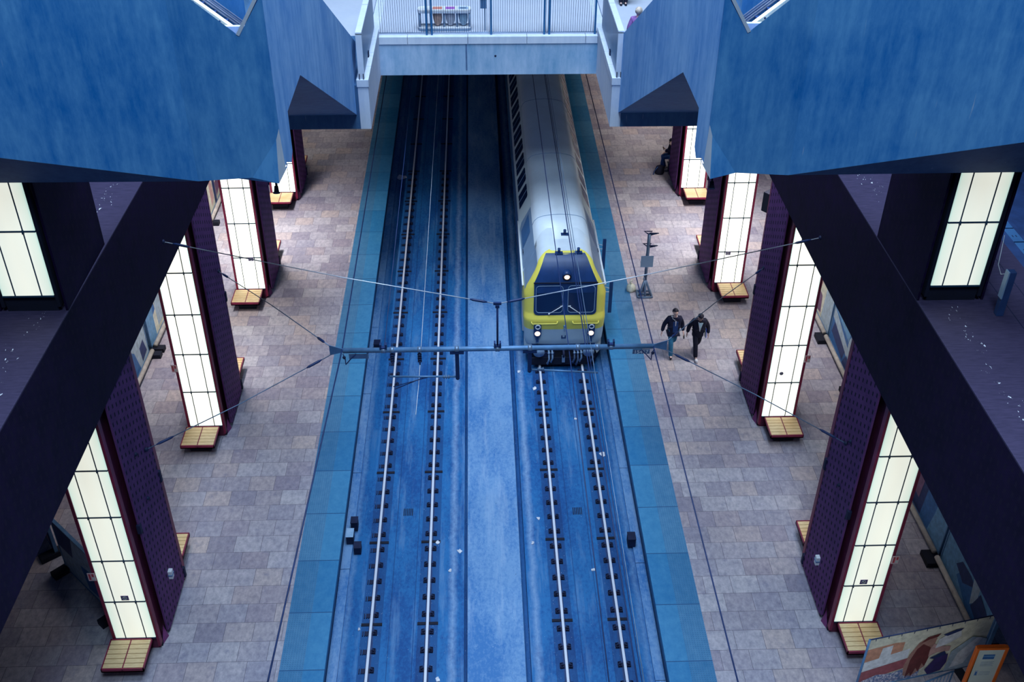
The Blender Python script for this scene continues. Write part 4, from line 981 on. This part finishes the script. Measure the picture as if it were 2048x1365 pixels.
for side in (-1, 1):
    x = NL-.17 if side < 0 else NR+.17
    root = empty('balustrade', (x, SL_Y+.1, 10.5), 'white framed blue panel balustrade on the kerb at the %s side of the narrow void' % ordl[side], 'balustrade', None)
    b = new(); b.box(x-.085, x+.085, SL_Y+.02, SL_Y+.07, 10.48, 11.80, 'frame_white'); b.build('end_post', root)
    xs = sorted((x-side*.02, x-side*.055))
    b = new(); b.box(xs[0], xs[1], SL_Y+.07, 33.1, 10.55, 11.78, 'glass_blue'); b.build('panel', root)
    b = new(); y = SL_Y+.02
    for y0, y1 in ((SL_Y+.02, 31.3), (31.33, 33.2)): b.box(x-.085, x+.085, y0, y1, 11.78, 11.84, 'frame_white')
    b.build('top_rail', root)
    for dx in (-.055, .055): b = new(); b.box(x+dx-.01, x+dx+.01, SL_Y-.02, SL_Y+.02, 10.50, 10.66, 'iron_dark'); b.build('clamp', root)
    b = new(); b.box(x-side*.06-.02, x-side*.06+.02, 30.6, 30.75, 10.5, 10.66, 'iron_dark'); b.build('clamp', root)
def recycling():
    x0, x1, y0, y1, z = -1.82, -.13, 33.28, 33.70, ZU+.012
    root = empty('recycling_bin', ((x0+x1)/2, (y0+y1)/2, z), 'white recycling bin with red, purple and blue slots and hanging bags on the bridge', 'recycling bin')
    def slab(za, zb, mat, nm, r=.16, ins=0):
        pts = []
        for cx, cy, a0 in ((x1-r, y0+r, -90), (x1-r, y1-r, 0), (x0+r, y1-r, 90), (x0+r, y0+r, 180)):
            for i in range(5): a = math.radians(a0+22.5*i); pts.append((cx+(r-ins)*math.cos(a), cy+(r-ins)*math.sin(a), za))
        b = new(); b.prism(pts, (0, 0, zb-za), mat); return b.build(nm, root)
    slab(z, z+.07, 'train_steel', 'base', .16); slab(z+.07, z+.10, 'white_paint', 'base_tray', .16)
    slab(z+.56, z+.62, 'frame_white', 'lid_rim'); lid = slab(z+.62, z+.66, 'white_paint', 'lid')
    xs = [-1.62, -1.19, -.79, -.38]
    for k, (cx, c) in enumerate(zip(xs, ('white_paint', 'lid_red', 'lid_purple', 'lid_blue'))):
        b = new(); b.box(cx-.15, cx+.15, y0+.10, y1-.08, z+.655, z+.664, c)
        b.box(cx-.10, cx+.10, y0+.17, y1-.2, z+.66, z+.668, 'under_black' if k == 3 else c); b.build('slot', lid)
    for x in (x0+.06, -1.40, -.99, -.58, x1-.06):
        b = new(); b.tube([(x, y0+.10, z+.1), (x, y0+.10, z+.58)], .035, 'train_steel', 8); b.tube([(x, y1-.08, z+.1), (x, y1-.08, z+.58)], .035, 'train_steel', 8); b.build('leg', root)
    for cx, c in zip(xs[1:], ('bag_orange', 'bag_clear', 'bag_blue')):
        b = new(); yc = (y0+y1)/2-.02
        n = 14; vs = []; prof = [(.145, .57), (.15, .48), (.145, .36), (.12, .24), (.07, .14), (.015, .11)]
        for rr, zz in prof:
            for i in range(n): a = 2*math.pi*i/n; q = rr*(1+.08*math.sin(3*a+zz*9)); vs.append((cx+q*math.cos(a), yc+q*math.sin(a)*.9, z+zz))
        fs = [(r*n+i, r*n+(i+1) % n, (r+1)*n+(i+1) % n, (r+1)*n+i) for r in range(len(prof)-1) for i in range(n)]+[tuple(range((len(prof)-1)*n, len(prof)*n))]
        b.add(vs, fs, c, True); b.build('bag', root)
recycling()

# ------------------------------------------------------------------ platform stand with plate, and the bag at its foot
def stand():
    x, y = 6.22, 33.72
    root = empty('sign_stand', (x, y, 0), 'grey steel stand with small hooks and a square plate on the right platform', 'stand')
    b = new(); b.tube([(x, y, .55), (x, y, 2.62)], .062, 'wire_grey', 10); b.build('pole', root)
    b = new()
    for a, c in (((-.26, -.28), (.26, -.28)), ((.26, -.28), (.26, .18)), ((.26, .18), (-.26, .18)), ((-.26, .18), (-.26, -.28)), ((-.26, -.05), (.26, -.05))): b.tube([(x+a[0], y+a[1], .03), (x+c[0], y+c[1], .04)], .044, 'wire_grey', 6)
    b.build('base_frame', root)
    b = new()
    for dx, dy in ((-.24, -.22), (.24, -.22), (0, .18), (0, -.25)): b.tube([(x+dx, y+dy, .04), (x, y, .70)], .042, 'wire_grey', 6)
    b.build('braces', root)
    b = new(); b.box(x-.24, x+.22, y-.075, y-.055, 1.24, 1.72, 'train_steel'); b.build('plate', root)
    for z in (2.58, 2.06):
        b = new()
        for x0, dy in ((x-.02, .05), (x+.18, -.10)): b.tube([(x, y, z), (x0-.16, y+dy+.06, z+.08), (x0+.14, y+dy+.06, z+.08), (x, y, z-.02)], .026, 'wire_dark', 6)
        b.build('hook', root)
    b = new(); b.tube([(x-.05, y, .66), (x-.05, y, .74), (x+.05, y, .74)], .05, 'wire_pale', 8); b.build('collar', root)
    b = new(); rr = empty('sand_bag', (5.76, 34.0, 0), 'crumpled pale bag lying at the foot of the grey stand', 'bag')
    random.seed(3); n = 12; vs = []; prof = [(.02, .28), (.09, .25), (.15, .18), (.19, .09), (.17, .0)]
    for r, z in prof:
        for i in range(n): a = 2*math.pi*i/n; q = r*(1+random.uniform(-.18, .18)); vs.append((5.76+q*math.cos(a), 34.0+q*1.1*math.sin(a), z*(1+random.uniform(-.12, .12))))
    b.add(vs, [(r*n+i, r*n+(i+1) % n, (r+1)*n+(i+1) % n, (r+1)*n+i) for r in range(4) for i in range(n)]+[tuple(range(4*n, 5*n)), tuple(range(n))], 'print_cream', True); b.build('sack', rr)
    b = new(); b.tube([(5.76, 34.0, .26), (5.70, 34.04, .36), (5.80, 34.06, .40)], .03, 'print_cream', 6); b.build('tied_neck', rr)
stand()

# hanging monitor box by the third right pillar
def monitor():
    c = Vector((9.68, 30.4, 5.70)); rot = Matrix.Rotation(math.radians(38), 3, 'Z'); A, B = rot @ Vector((1, 0, 0)), rot @ Vector((0, 1, 0)); Z = Vector((0, 0, 1))
    root = empty('hanging_monitor', tuple(c), 'black monitor housing hanging askew beside the third lit pillar on the right', 'monitor')
    b = new(); b.obox(c, A*.42, B*.30, Z*.34, 'screen_black'); b.build('housing', root, bevel=.015)
    b = new(); b.obox(c-B*.315, A*.36, B*.015, Z*.27, 'under_black'); b.build('screen', root)
    b = new(); b.obox(c+Z*.345-B*.22, A*.42, B*.012, Z*.012, 'wire_grey'); b.obox(c+Z*.345+A*.30, B*.30, A*.02, Z*.012, 'wire_grey'); b.ball(c+Z*.36+A*.36-B*.24, .04, 'wire_pale', 8); b.build('edge_trim', root)
    b = new(); b.obox(c+Z*.37-A*.05, A*.12, B*.08, Z*.03, 'concrete_pale'); b.tube([c+Z*.38, c+Z*1.86], .035, 'iron_dark', 8); b.build('hanger', root)
    b = new(); b.tube([c+Z*.4+A*.1, c+Z*.7+A*.2, c+Z*1.0+A*.05, c+Z*1.86], .012, 'wire_pale', 6); b.build('cable', root)
monitor()

# ------------------------------------------------------------------ upper gallery, right edge of the picture
def upper_right():
    root = empty('bollard_post', (10.15, 17.0, ZU), 'dark steel post with a thin cable beside the upper right lit pillar', 'post')
    b = new(); b.box(10.08, 10.22, 16.93, 17.07, ZU, ZU+1.0, 'rail_side'); b.build('post', root, bevel=.01)
    b = new(); b.box(10.06, 10.085, 16.93, 17.07, ZU+.4, ZU+1.0, 'train_steel'); b.build('face_plate', root)
    b = new(); b.tube([(10.1, 17.0, ZU+.95), (10.07, 17.2, ZU+.80), (10.07, 17.4, ZU+.9), (10.07, 17.5, ZU+1.5)], .008, 'wire_pale', 5); b.build('cable', root)
    b = new()
    for x in (10.45, 10.95): b.box(x-.008, x+.008, 7, SL_Y, ZU-.004, ZU+.003, 'iron_dark')
    b.build('trim_gallery_joints', kind='structure')
    root = empty('cable_trough', (12.0, 18, ZU-.55), 'row of concrete cable trough covers beside the upper right track', 'cable trough')
    for k in range(8):
        y = 17.2+k*.62; b = new(); b.box(11.93, 12.18, y, y+.58, ZU-.55, ZU-.30, 'train_side'); b.box(12.0, 12.02, y+.2, y+.28, ZU-.302, ZU-.295, 'iron_dark'); b.box(12.08, 12.10, y+.2, y+.28, ZU-.302, ZU-.295, 'iron_dark'); b.build('cover', root, bevel=.01)
    for k in range(9):
        y = 17.0+k*.62; rr = empty('sleeper_block', (11.78, y, ZU-.55), 'dark sleeper block end beside the upper right cable trough', 'sleeper block', 'sleeper blocks of the upper right track')
        b = new(); b.box(11.66, 11.90, y, y+.30, ZU-.55, ZU-.40, 'iron_dark'); b.build('block', rr, bevel=.01)
    b = new(); b.box(12.24, 12.34, 14, 27, ZU-.55, ZU-.36, 'rail_side'); o = b.build('rail'); tag(o, 'dark rail beyond the cable trough on the upper right track', 'rail')
upper_right()

# ------------------------------------------------------------------ litter on the track bed
LP = [(3.86, 25.72, .10, 'white paper scrap between the right rails halfway to the train'), (-1.33, 21.99, .07, 'white paper scrap against the inner left rail near the drain'), (3.11, 20.82, .05, 'small pale scrap between the right rails, lower part'),
      (-.69, 21.64, .07, 'pale flattened cup left of the raised walkway'), (1.67, 22.9, .06, 'pale leaf scrap just right of the raised walkway'), (1.36, 30.2, .07, 'white crumpled scrap beside the left of the train front'), (4.40, 26.66, .06, 'pinkish scrap beside the right platform wall'),
      (3.16, 27.52, .05, 'white scrap in front of the train between its rails'), (-3.36, 18.88, .04, 'small white scrap beside the near left platform wall'), (-1.21, 17.22, .06, 'pale scrap at the bottom edge beside the inner left rail'), (-3.55, 45.4, .22, 'pale spill of litter by the far left platform edge'), (1.86, 29.2, .08, 'pale scrap in front of the left train wheel'), (-.95, 20.9, .05, 'small pale scrap on the bed left of the walkway, lower part'), (1.45, 21.9, .05, 'round pale scrap right of the walkway, lower part')]
random.seed(11)
for x, y, r, lab in LP:
    b = new(); n = 9; top = []
    for i in range(n): a = 2*math.pi*i/n; q = r*random.uniform(.6, 1.25); top.append((x+q*math.cos(a), y+q*1.2*math.sin(a), BED+random.uniform(.012, .04)+(.02 if abs(x+1.33) < .1 else 0)))
    vs = top+[(x, y, BED+.06)]+[(px, py, BED+.004) for px, py, _ in top]
    b.add(vs, [(i, (i+1) % n, n) for i in range(n)]+[(i, n+1+i, n+1+(i+1) % n, (i+1) % n) for i in range(n)]+[tuple(range(n+1, 2*n+1))], 'cloth_white'); tag(b.build('litter_scrap'), lab, 'litter', 'litter on the tracks')

# ------------------------------------------------------------------ people
def skin_mesh(name, verts, edges, radii, root_i, mat, parent, sub=2, smat=None):
    bm = bmesh.new(); sk = bm.verts.layers.skin.verify()
    bv = []
    for i, (v, r) in enumerate(zip(verts, radii)):
        q = bm.verts.new(v); q[sk].radius = (r, r) if not isinstance(r, tuple) else r; q[sk].use_root = (i == root_i); bv.append(q)
    for a, c in edges: bm.edges.new((bv[a], bv[c]))
    me = bpy.data.meshes.new(name); bm.to_mesh(me); bm.free()
    o = bpy.data.objects.new(name+'_tmp', me); COL.objects.link(o)
    o.modifiers.new('s', 'SKIN'); d = o.modifiers.new('d', 'SUBSURF'); d.levels = sub; d.render_levels = sub
    dg = bpy.context.evaluated_depsgraph_get(); me2 = bpy.data.meshes.new_from_object(o.evaluated_get(dg)); bpy.data.objects.remove(o)
    o0 = WL[parent.name]; me2.transform(Matrix.Translation(-o0)); me2.name = name
    me2.materials.clear(); me2.materials.append(MT[mat])
    for p in me2.polygons: p.use_smooth = True
    r = bpy.data.objects.new(name, me2); COL.objects.link(r); r.parent = parent; WL[r.name] = o0.copy()
    return r
class Chain:
    def __init__(s): s.v = []; s.e = []; s.r = []; s.ix = {}
    def pt(s, key, p, r, link=None):
        s.ix[key] = len(s.v); s.v.append(tuple(p)); s.r.append(r)
        if link is not None: s.e.append((s.ix[link], s.ix[key]))
        return s
def person(name, base, J, label, mats, face, hand_curl=.35, extra=None):
    """J: joints in world space"""
    root = empty(name, base, label, 'person')
    V = {k: Vector(p) for k, p in J.items()}
    f = Vector(face).normalized(); up = (V['crown']-V['neck']).normalized(); rt = f.cross(up).normalized()
    c = Chain()
    c.pt('pel', V['pel'], .12).pt('waist', V['pel'].lerp(V['chest'], .45), .115, 'pel').pt('chest', V['chest'], .135, 'waist').pt('neck', V['neck'], .055, 'chest')
    hd = V['crown']-V['neck']; L = hd.length
    c.pt('jaw', V['neck']+hd*.34+f*.03, .062, 'neck').pt('head', V['neck']+hd*.62+f*.015, .085, 'jaw').pt('crown', V['neck']+hd*.88, .066, 'head')
    c.pt('nose', V['neck']+hd*.52+f*.115, .014, 'head')
    c.pt('earL', V['neck']+hd*.55+rt*.088, .016, 'head').pt('earR', V['neck']+hd*.55-rt*.088, .016, 'head')
    for s in 'LR':
        c.pt('sh'+s, V['sh'+s], .055, 'chest').pt('el'+s, V['el'+s], .042, 'sh'+s).pt('wr'+s, V['wr'+s], .028, 'el'+s)
        d = (V['wr'+s]-V['el'+s]).normalized(); side = (rt if s == 'R' else -rt); inw = (V['pel']-V['wr'+s]); inw.z = 0; inw = inw.normalized() if inw.length > .01 else -side
        wide = d.cross(inw).normalized(); palm = V['wr'+s]+d*.065
        c.pt('palm'+s, palm, .026, 'wr'+s)
        for i, ln in enumerate((.068, .078, .072, .056)):
            o = wide*(.030-.020*i); k = 'f%d%s' % (i, s)
            c.pt(k+'a', palm+d*.035+o, .011, 'palm'+s).pt(k+'b', palm+d*(.035+ln*.55)+o*1.1+inw*.010, .0095, k+'a').pt(k+'c', palm+d*(.035+ln*.85)+o*1.1+inw*(.012+ln*hand_curl), .008, k+'b')
        c.pt('t1'+s, V['wr'+s]+d*.04+wide*.040+inw*.01, .012, 'palm'+s).pt('t2'+s, V['wr'+s]+d*.085+wide*.052+inw*.028, .0095, 't1'+s)
        c.pt('hip'+s, V['hip'+s], .085, 'pel').pt('kn'+s, V['kn'+s], .058, 'hip'+s).pt('an'+s, V['an'+s], .04, 'kn'+s)
        ft = Vector(J.get('toe'+s)); c.pt('toe'+s, V['an'+s].lerp(ft, .8), .03, 'an'+s)
    skin_mesh('body', c.v, c.e, c.r, 0, mats['skin'], root)
    # eyes, brows and mouth
    eb = V['neck']+hd*.60; b = new()
    for s in (-1, 1): b.ball(eb+f*.092+rt*s*.032, .012, 'hair_dark', 8)
    for s in (-1, 1): b.obox(eb+f*.098+rt*s*.033+up*.025, rt*.020, f*.006, up*.004, mats['hair'])
    b.obox(V['neck']+hd*.36+f*.092, rt*.024, f*.006, up*.005, 'lid_red'); b.build('facial_features', root)
    # hair
    b = new(); hc = V['neck']+hd*.70-f*.018; n = 14; vs = []; fs = []
    M = Matrix((rt, f, up)).transposed()
    hl = mats.get('hairlen', 1.05)
    for i in range(8):
        for k in range(n):
            az = 2*math.pi*k/n; fr = math.sin(az)   # +1 = front
            mx = (.62 if fr > .3 else hl)*math.pi/1.9; a = mx*i/7; rr = .112*(1+.035*math.sin(5*az+i))
            vs.append(hc+M @ Vector((rr*.95*math.sin(a)*math.cos(az), rr*1.08*math.sin(a)*fr, rr*1.06*math.cos(a))))
    for i in range(7):
        for k in range(n): fs.append((i*n+k, i*n+(k+1) % n, (i+1)*n+(k+1) % n, (i+1)*n+k))
    b.add(vs, fs, mats['hair'], True); hair = b.build('hair', root)
    md = hair.modifiers.new('thick', 'SOLIDIFY'); md.thickness = .018; md.offset = -1
    # jacket
    c = Chain(); hem = mats.get('hem', .18)
    dn = Vector((0, 0, -1)) if mats.get('standing', True) else (V['pel']-V['chest']).normalized()
    c.pt('pel', V['pel']+Vector((0, 0, .02)), (.215, .19)).pt('hem', V['pel']+dn*hem*.8, (.225, .195), 'pel').pt('waist', V['pel'].lerp(V['chest'], .5), (.205, .18), 'pel').pt('chest', V['chest'], (.215, .18), 'waist').pt('col', V['neck']-up*.015, .085, 'chest')
    for s in 'LR':
        c.pt('sh'+s, V['sh'+s], .10, 'chest').pt('el'+s, V['el'+s], .080, 'sh'+s).pt('wr'+s, V['el'+s].lerp(V['wr'+s], .95), .062, 'el'+s)
    jk = skin_mesh('jacket', c.v, c.e, c.r, 0, mats['jacket'], root)
    # trousers
    c = Chain(); c.pt('pel', V['pel'], .15)
    for s in 'LR': c.pt('hip'+s, V['hip'+s], .115, 'pel').pt('kn'+s, V['kn'+s], .088, 'hip'+s).pt('an'+s, V['kn'+s].lerp(V['an'+s], 1.12), .080, 'kn'+s)
    skin_mesh('trousers', c.v, c.e, c.r, 0, mats['trousers'], root)
    # shoes
    for s in 'LR':
        c = Chain(); an, toe = V['an'+s], Vector(J['toe'+s]); d = (toe-an); d2 = Vector((d.x, d.y, 0)).normalized()
        heel = an-d2*.05; heel.z = an.z-.045
        c.pt('heel', heel, .045).pt('mid', heel.lerp(toe, .5), .048, 'heel').pt('toe', toe-d2*.02, .042, 'mid').pt('top', an+Vector((0, 0, .05)), .055, 'heel')
        sh = skin_mesh('shoe', c.v, c.e, c.r, 0, mats['shoe'], root)
        if mats.get('sole'):
            b = new(); nz = Vector((0, 0, -1)) if an.z < .14 else (-(an-toe)).normalized()
            q = new(); h2 = heel-Vector((0, 0, .04)); t2 = toe-Vector((0, 0, .035)); w = Vector((-d2.y, d2.x, 0))*.05
            q.prism([h2+w*.8-d2*.05, h2-w*.8-d2*.05, t2-w, t2-w*.6+d2*.05, t2+w*.6+d2*.05, t2+w], (0, 0, .03), 'cloth_white'); q.build('sole', sh)
            q = new(); q.ball(toe+Vector((0, 0, .015))-d2*.03, .062, 'cloth_white', 10, (.95, 1.35, .75)); q.build('toe_cap', sh)
    if extra: extra(root, V, f, rt, up)
    return root
def walk(x, y, h, lead, face, lean, armL, armR):
    """walker heading towards the camera (-y); image left = smaller x = his right side"""
    k = h/1.80; fw = Vector(face); P = {}
    z = lambda v: v*k
    P['pel'] = (x, y, z(.97)); P['chest'] = (x+fw.x*lean*.4, y+fw.y*lean*.4, z(1.33)); P['neck'] = (x+fw.x*lean*.8, y+fw.y*lean*.8, z(1.50)); P['crown'] = (x+fw.x*lean*1.1, y+fw.y*lean*1.1, z(1.785))
    rt = Vector((-1, 0, 0))
    for s, sg in (('R', -1), ('L', 1)):
        P['sh'+s] = (P['chest'][0]+sg*z(.195), P['chest'][1], z(1.43)); P['hip'+s] = (x+sg*z(.09), y, z(.93))
    a, c = ('R', 'L') if lead == 'R' else ('L', 'R'); sa = -1 if a == 'R' else 1
    P['kn'+a] = (x+sa*.08, y-z(.24), z(.52)); P['an'+a] = (x+sa*.07, y-z(.33), z(.10)); P['toe'+a] = (x+sa*.075, y-z(.33)-.19, .065)
    P['kn'+c] = (x-sa*.07, y+z(.02), z(.50)); P['an'+c] = (x-sa*.07, y+z(.38), z(.22)); P['toe'+c] = (x-sa*.07, y+z(.30), .065)
    P['elR'] = armR[0]; P['wrR'] = armR[1]; P['elL'] = armL[0]; P['wrL'] = armL[1]
    return P
def man1():
    x, y = 6.66, 29.98
    J = walk(x, y, 1.84, 'R', (-.0, -1, 0), .05, ((x+.30, y+.06, 1.18), (x+.33, y-.10, .94)), ((x-.33, y+.04, 1.17), (x-.40, y-.06, .92)))
    def ex(root, V, f, rt, up):
        b = new(); b.prism([V['chest']+f*.20+rt*.085+Vector((0, 0, .10)), V['chest']+f*.20-rt*.085+Vector((0, 0, .10)), V['pel']+f*.21-rt*.10+Vector((0, 0, .02)), V['pel']+f*.21+rt*.07+Vector((0, 0, .02))], f*.012, 'cloth_blue'); b.build('jumper', root)
        b = new(); b.prism([V['chest']+f*.21+rt*.025+Vector((0, 0, .14)), V['chest']+f*.21-rt*.02+Vector((0, 0, .14)), V['chest']+f*.214-rt*.01-Vector((0, 0, .06)), V['chest']+f*.214+rt*.01-Vector((0, 0, .06))], f*.01, 'cloth_white'); b.build('collar_tape', root)
        b = new(); b.tube([V['neck']+rt*.10-f*.04+up*.0, V['neck']+rt*.09+f*.05-up*.03, V['neck']+f*.09-up*.09], [.035, .035, .02], 'cloth_white', 8); b.tube([V['neck']-rt*.08-f*.05, V['neck']-rt*.085+f*.04-up*.04, V['neck']+f*.09-up*.09], [.02, .02, .015], 'cloth_white', 8); b.build('hood', root)
    person('person', (x, y, 0), J, 'person in open dark jacket, white hood and blue jeans walking on the right platform', dict(skin='skin', hair='hair_dark', jacket='cloth_navy', trousers='cloth_denim', shoe='shoe_black', hem=.20), (.05, -1, -.10), extra=ex)
    b = new(); w = Vector(J['wrL'])+Vector((.02, -.07, -.12)); b.obox(w, (.02, 0, 0), (0, .012, .03), (0, -.05, -.055), 'screen_black'); tag(b.build('phone'), 'small dark phone held by the person in blue jeans', 'phone')
man1()
def man2():
    x, y = 7.50, 29.88
    J = walk(x, y, 1.80, 'R', (0, -1, 0), .10, ((x+.34, y+.05, 1.14), (x+.36, y-.05, .86)), ((x-.31, y+.06, 1.14), (x-.36, y+.02, .88)))
    J['anR'] = (x-.06, y-.34, .10); J['toeR'] = (x-.05, y-.55, .065); J['anL'] = (x+.03, y+.30, .16); J['toeL'] = (x+.04, y+.16, .065)
    J['crown'] = (x-.01, y-.24, 1.74)
    def ex(root, V, f, rt, up):
        ff = Vector((0, -1, 0)); b = new(); c = V['chest']
        b.prism([c+ff*.195+Vector((-.085, 0, .13)), c+ff*.195+Vector((.085, 0, .13)), c+ff*.215+Vector((.0, 0, -.20))], ff*.014, 'cloth_sky'); b.build('shirt', root)
        b = new(); b.tube([c+ff*.185+Vector((-.07, 0, .16)), c+ff*.217+Vector((-.03, 0, -.05)), c+ff*.22+Vector((0, 0, -.20))], .014, 'cloth_white', 6); b.build('shirt_placket', root)
    person('person', (x, y, 0), J, 'person walking with bowed head, black suit, pale blue shirt and white-soled shoes', dict(skin='skin_dark', hair='hair_dark', jacket='cloth_black', trousers='cloth_black', shoe='shoe_black', hem=.24, sole=True), (-.02, -1, -.75), extra=ex)
    w = Vector(J['wrL']); rr = empty('folder', (x+.27, y-.06, .90), 'blue and white folder carried under the arm by the person in the black suit', 'folder')
    b = new(); b.obox((x+.255, y-.05, .93), (.012, 0, .004), (0, .10, -.02), (-.01, .02, .16), 'folder_blue'); b.build('cover', rr)
    b = new(); b.obox((x+.238, y-.05, .93), (.006, 0, .002), (0, .095, -.02), (-.01, .02, .17), 'paper'); b.build('sheets', rr)
man2()
def seated():
    hx, hy = 8.92, 44.42
    J = dict(pel=(hx, hy, .58), chest=(hx-.04, hy-.02, .96), neck=(hx-.09, hy-.04, 1.13), crown=(hx-.17, hy-.09, 1.40))
    for s, dy in (('R', .19), ('L', -.19)):
        J['sh'+s] = (hx-.05, hy+dy, 1.05); J['hip'+s] = (hx-.03, hy+dy*.5, .56); J['kn'+s] = (hx-.47, hy-.10+dy*.75, .57); J['an'+s] = (hx-.44+dy*.5, hy-.26+dy*.8, .10); J['toe'+s] = (hx-.64+dy*.5, hy-.34+dy*.8, .06)
    J['elR'] = (hx-.10, hy+.25, .80); J['wrR'] = (hx-.36, hy+.06, .70); J['elL'] = (hx-.18, hy-.30, .85); J['wrL'] = (hx-.40, hy-.20, .98)
    person('person', (hx-.2, hy-.1, 0), J, 'person sitting behind the farthest right pillar, dark clothes, looking down at a phone', dict(skin='skin', hair='hair_dark', jacket='cloth_navy', trousers='cloth_blue', shoe='shoe_black', hem=.05, standing=False), (-.85, -.35, -.55))
    b = new(); b.obox((hx-.49, hy-.215, 1.03), (.012, 0, .005), (0, .036, 0), (-.02, 0, .07), 'screen_black'); tag(b.build('phone'), 'small dark phone in the raised hand of the sitting person', 'phone')
    bx, by = 8.26, 43.72
    rr = empty('rucksack', (bx, by, 0), 'black rucksack on the floor at the feet of the sitting person', 'bag')
    b = new(); n = 14; prof = [(.15, .0), (.19, .08), (.18, .25), (.14, .38), (.05, .43)]; vs = []
    for r, z in prof:
        for i in range(n): a = 2*math.pi*i/n; vs.append((bx+r*1.15*math.cos(a), by+r*.8*math.sin(a), z))
    b.add(vs, [(r*n+i, r*n+(i+1) % n, (r+1)*n+(i+1) % n, (r+1)*n+i) for r in range(4) for i in range(n)]+[tuple(range(n))[::-1], tuple(range(4*n, 5*n))], 'cloth_black', True); b.build('sack', rr)
    b = new(); b.tube([(bx-.12, by-.1, .40), (bx-.26, by-.16, .22), (bx-.30, by-.14, .03)], .018, 'cloth_blue', 6); b.build('strap', rr)
seated()
def deck_people():
    x, y, z = 4.74, 30.55, ZU
    J = dict(pel=(x, y, z+.86), chest=(x+.01, y, z+1.20), neck=(x, y-.01, z+1.36), crown=(x-.02, y-.03, z+1.62))
    for s, dx in (('R', .18), ('L', -.18)):
        J['sh'+s] = (x+dx, y, z+1.28); J['hip'+s] = (x+dx*.5, y, z+.83); J['kn'+s] = (x+dx*.5, y+.05, z+.45); J['an'+s] = (x+dx*.5, y+.02, z+.09); J['toe'+s] = (x+dx*.5, y+.20, z+.05); J['el'+s] = (x+dx*1.45, y-.03, z+1.02); J['wr'+s] = (x+dx*1.5, y+.08, z+.78)
    person('person', (x, y, z), J, 'blond person in a purple top on the bridge level, only the head and shoulder showing', dict(skin='skin', hair='hair_blond', jacket='cloth_purple', trousers='cloth_navy', shoe='shoe_black', hairlen=1.5), (0, 1, -.1))
    x, y = 4.98, 35.75
    J = dict(pel=(x, y, z+.95), chest=(x, y, z+1.32), neck=(x, y, z+1.50), crown=(x, y, z+1.78))
    for s, dx in (('R', -.19), ('L', .19)):
        J['sh'+s] = (x+dx, y, z+1.42); J['hip'+s] = (x+dx*.45, y, z+.92); J['kn'+s] = (x+dx*.42, y-.02, z+.5); J['an'+s] = (x+dx*.42, y, z+.09); J['toe'+s] = (x+dx*.42, y-.2, z+.05); J['el'+s] = (x+dx*1.4, y, z+1.12); J['wr'+s] = (x+dx*1.5, y-.1, z+.88)
    person('person', (x, y, z), J, 'person at the top edge on the bridge level, only dark trouser legs showing', dict(skin='skin', hair='hair_dark', jacket='cloth_navy', trousers='cloth_black', shoe='shoe_black'), (0, -1, 0))
deck_people()
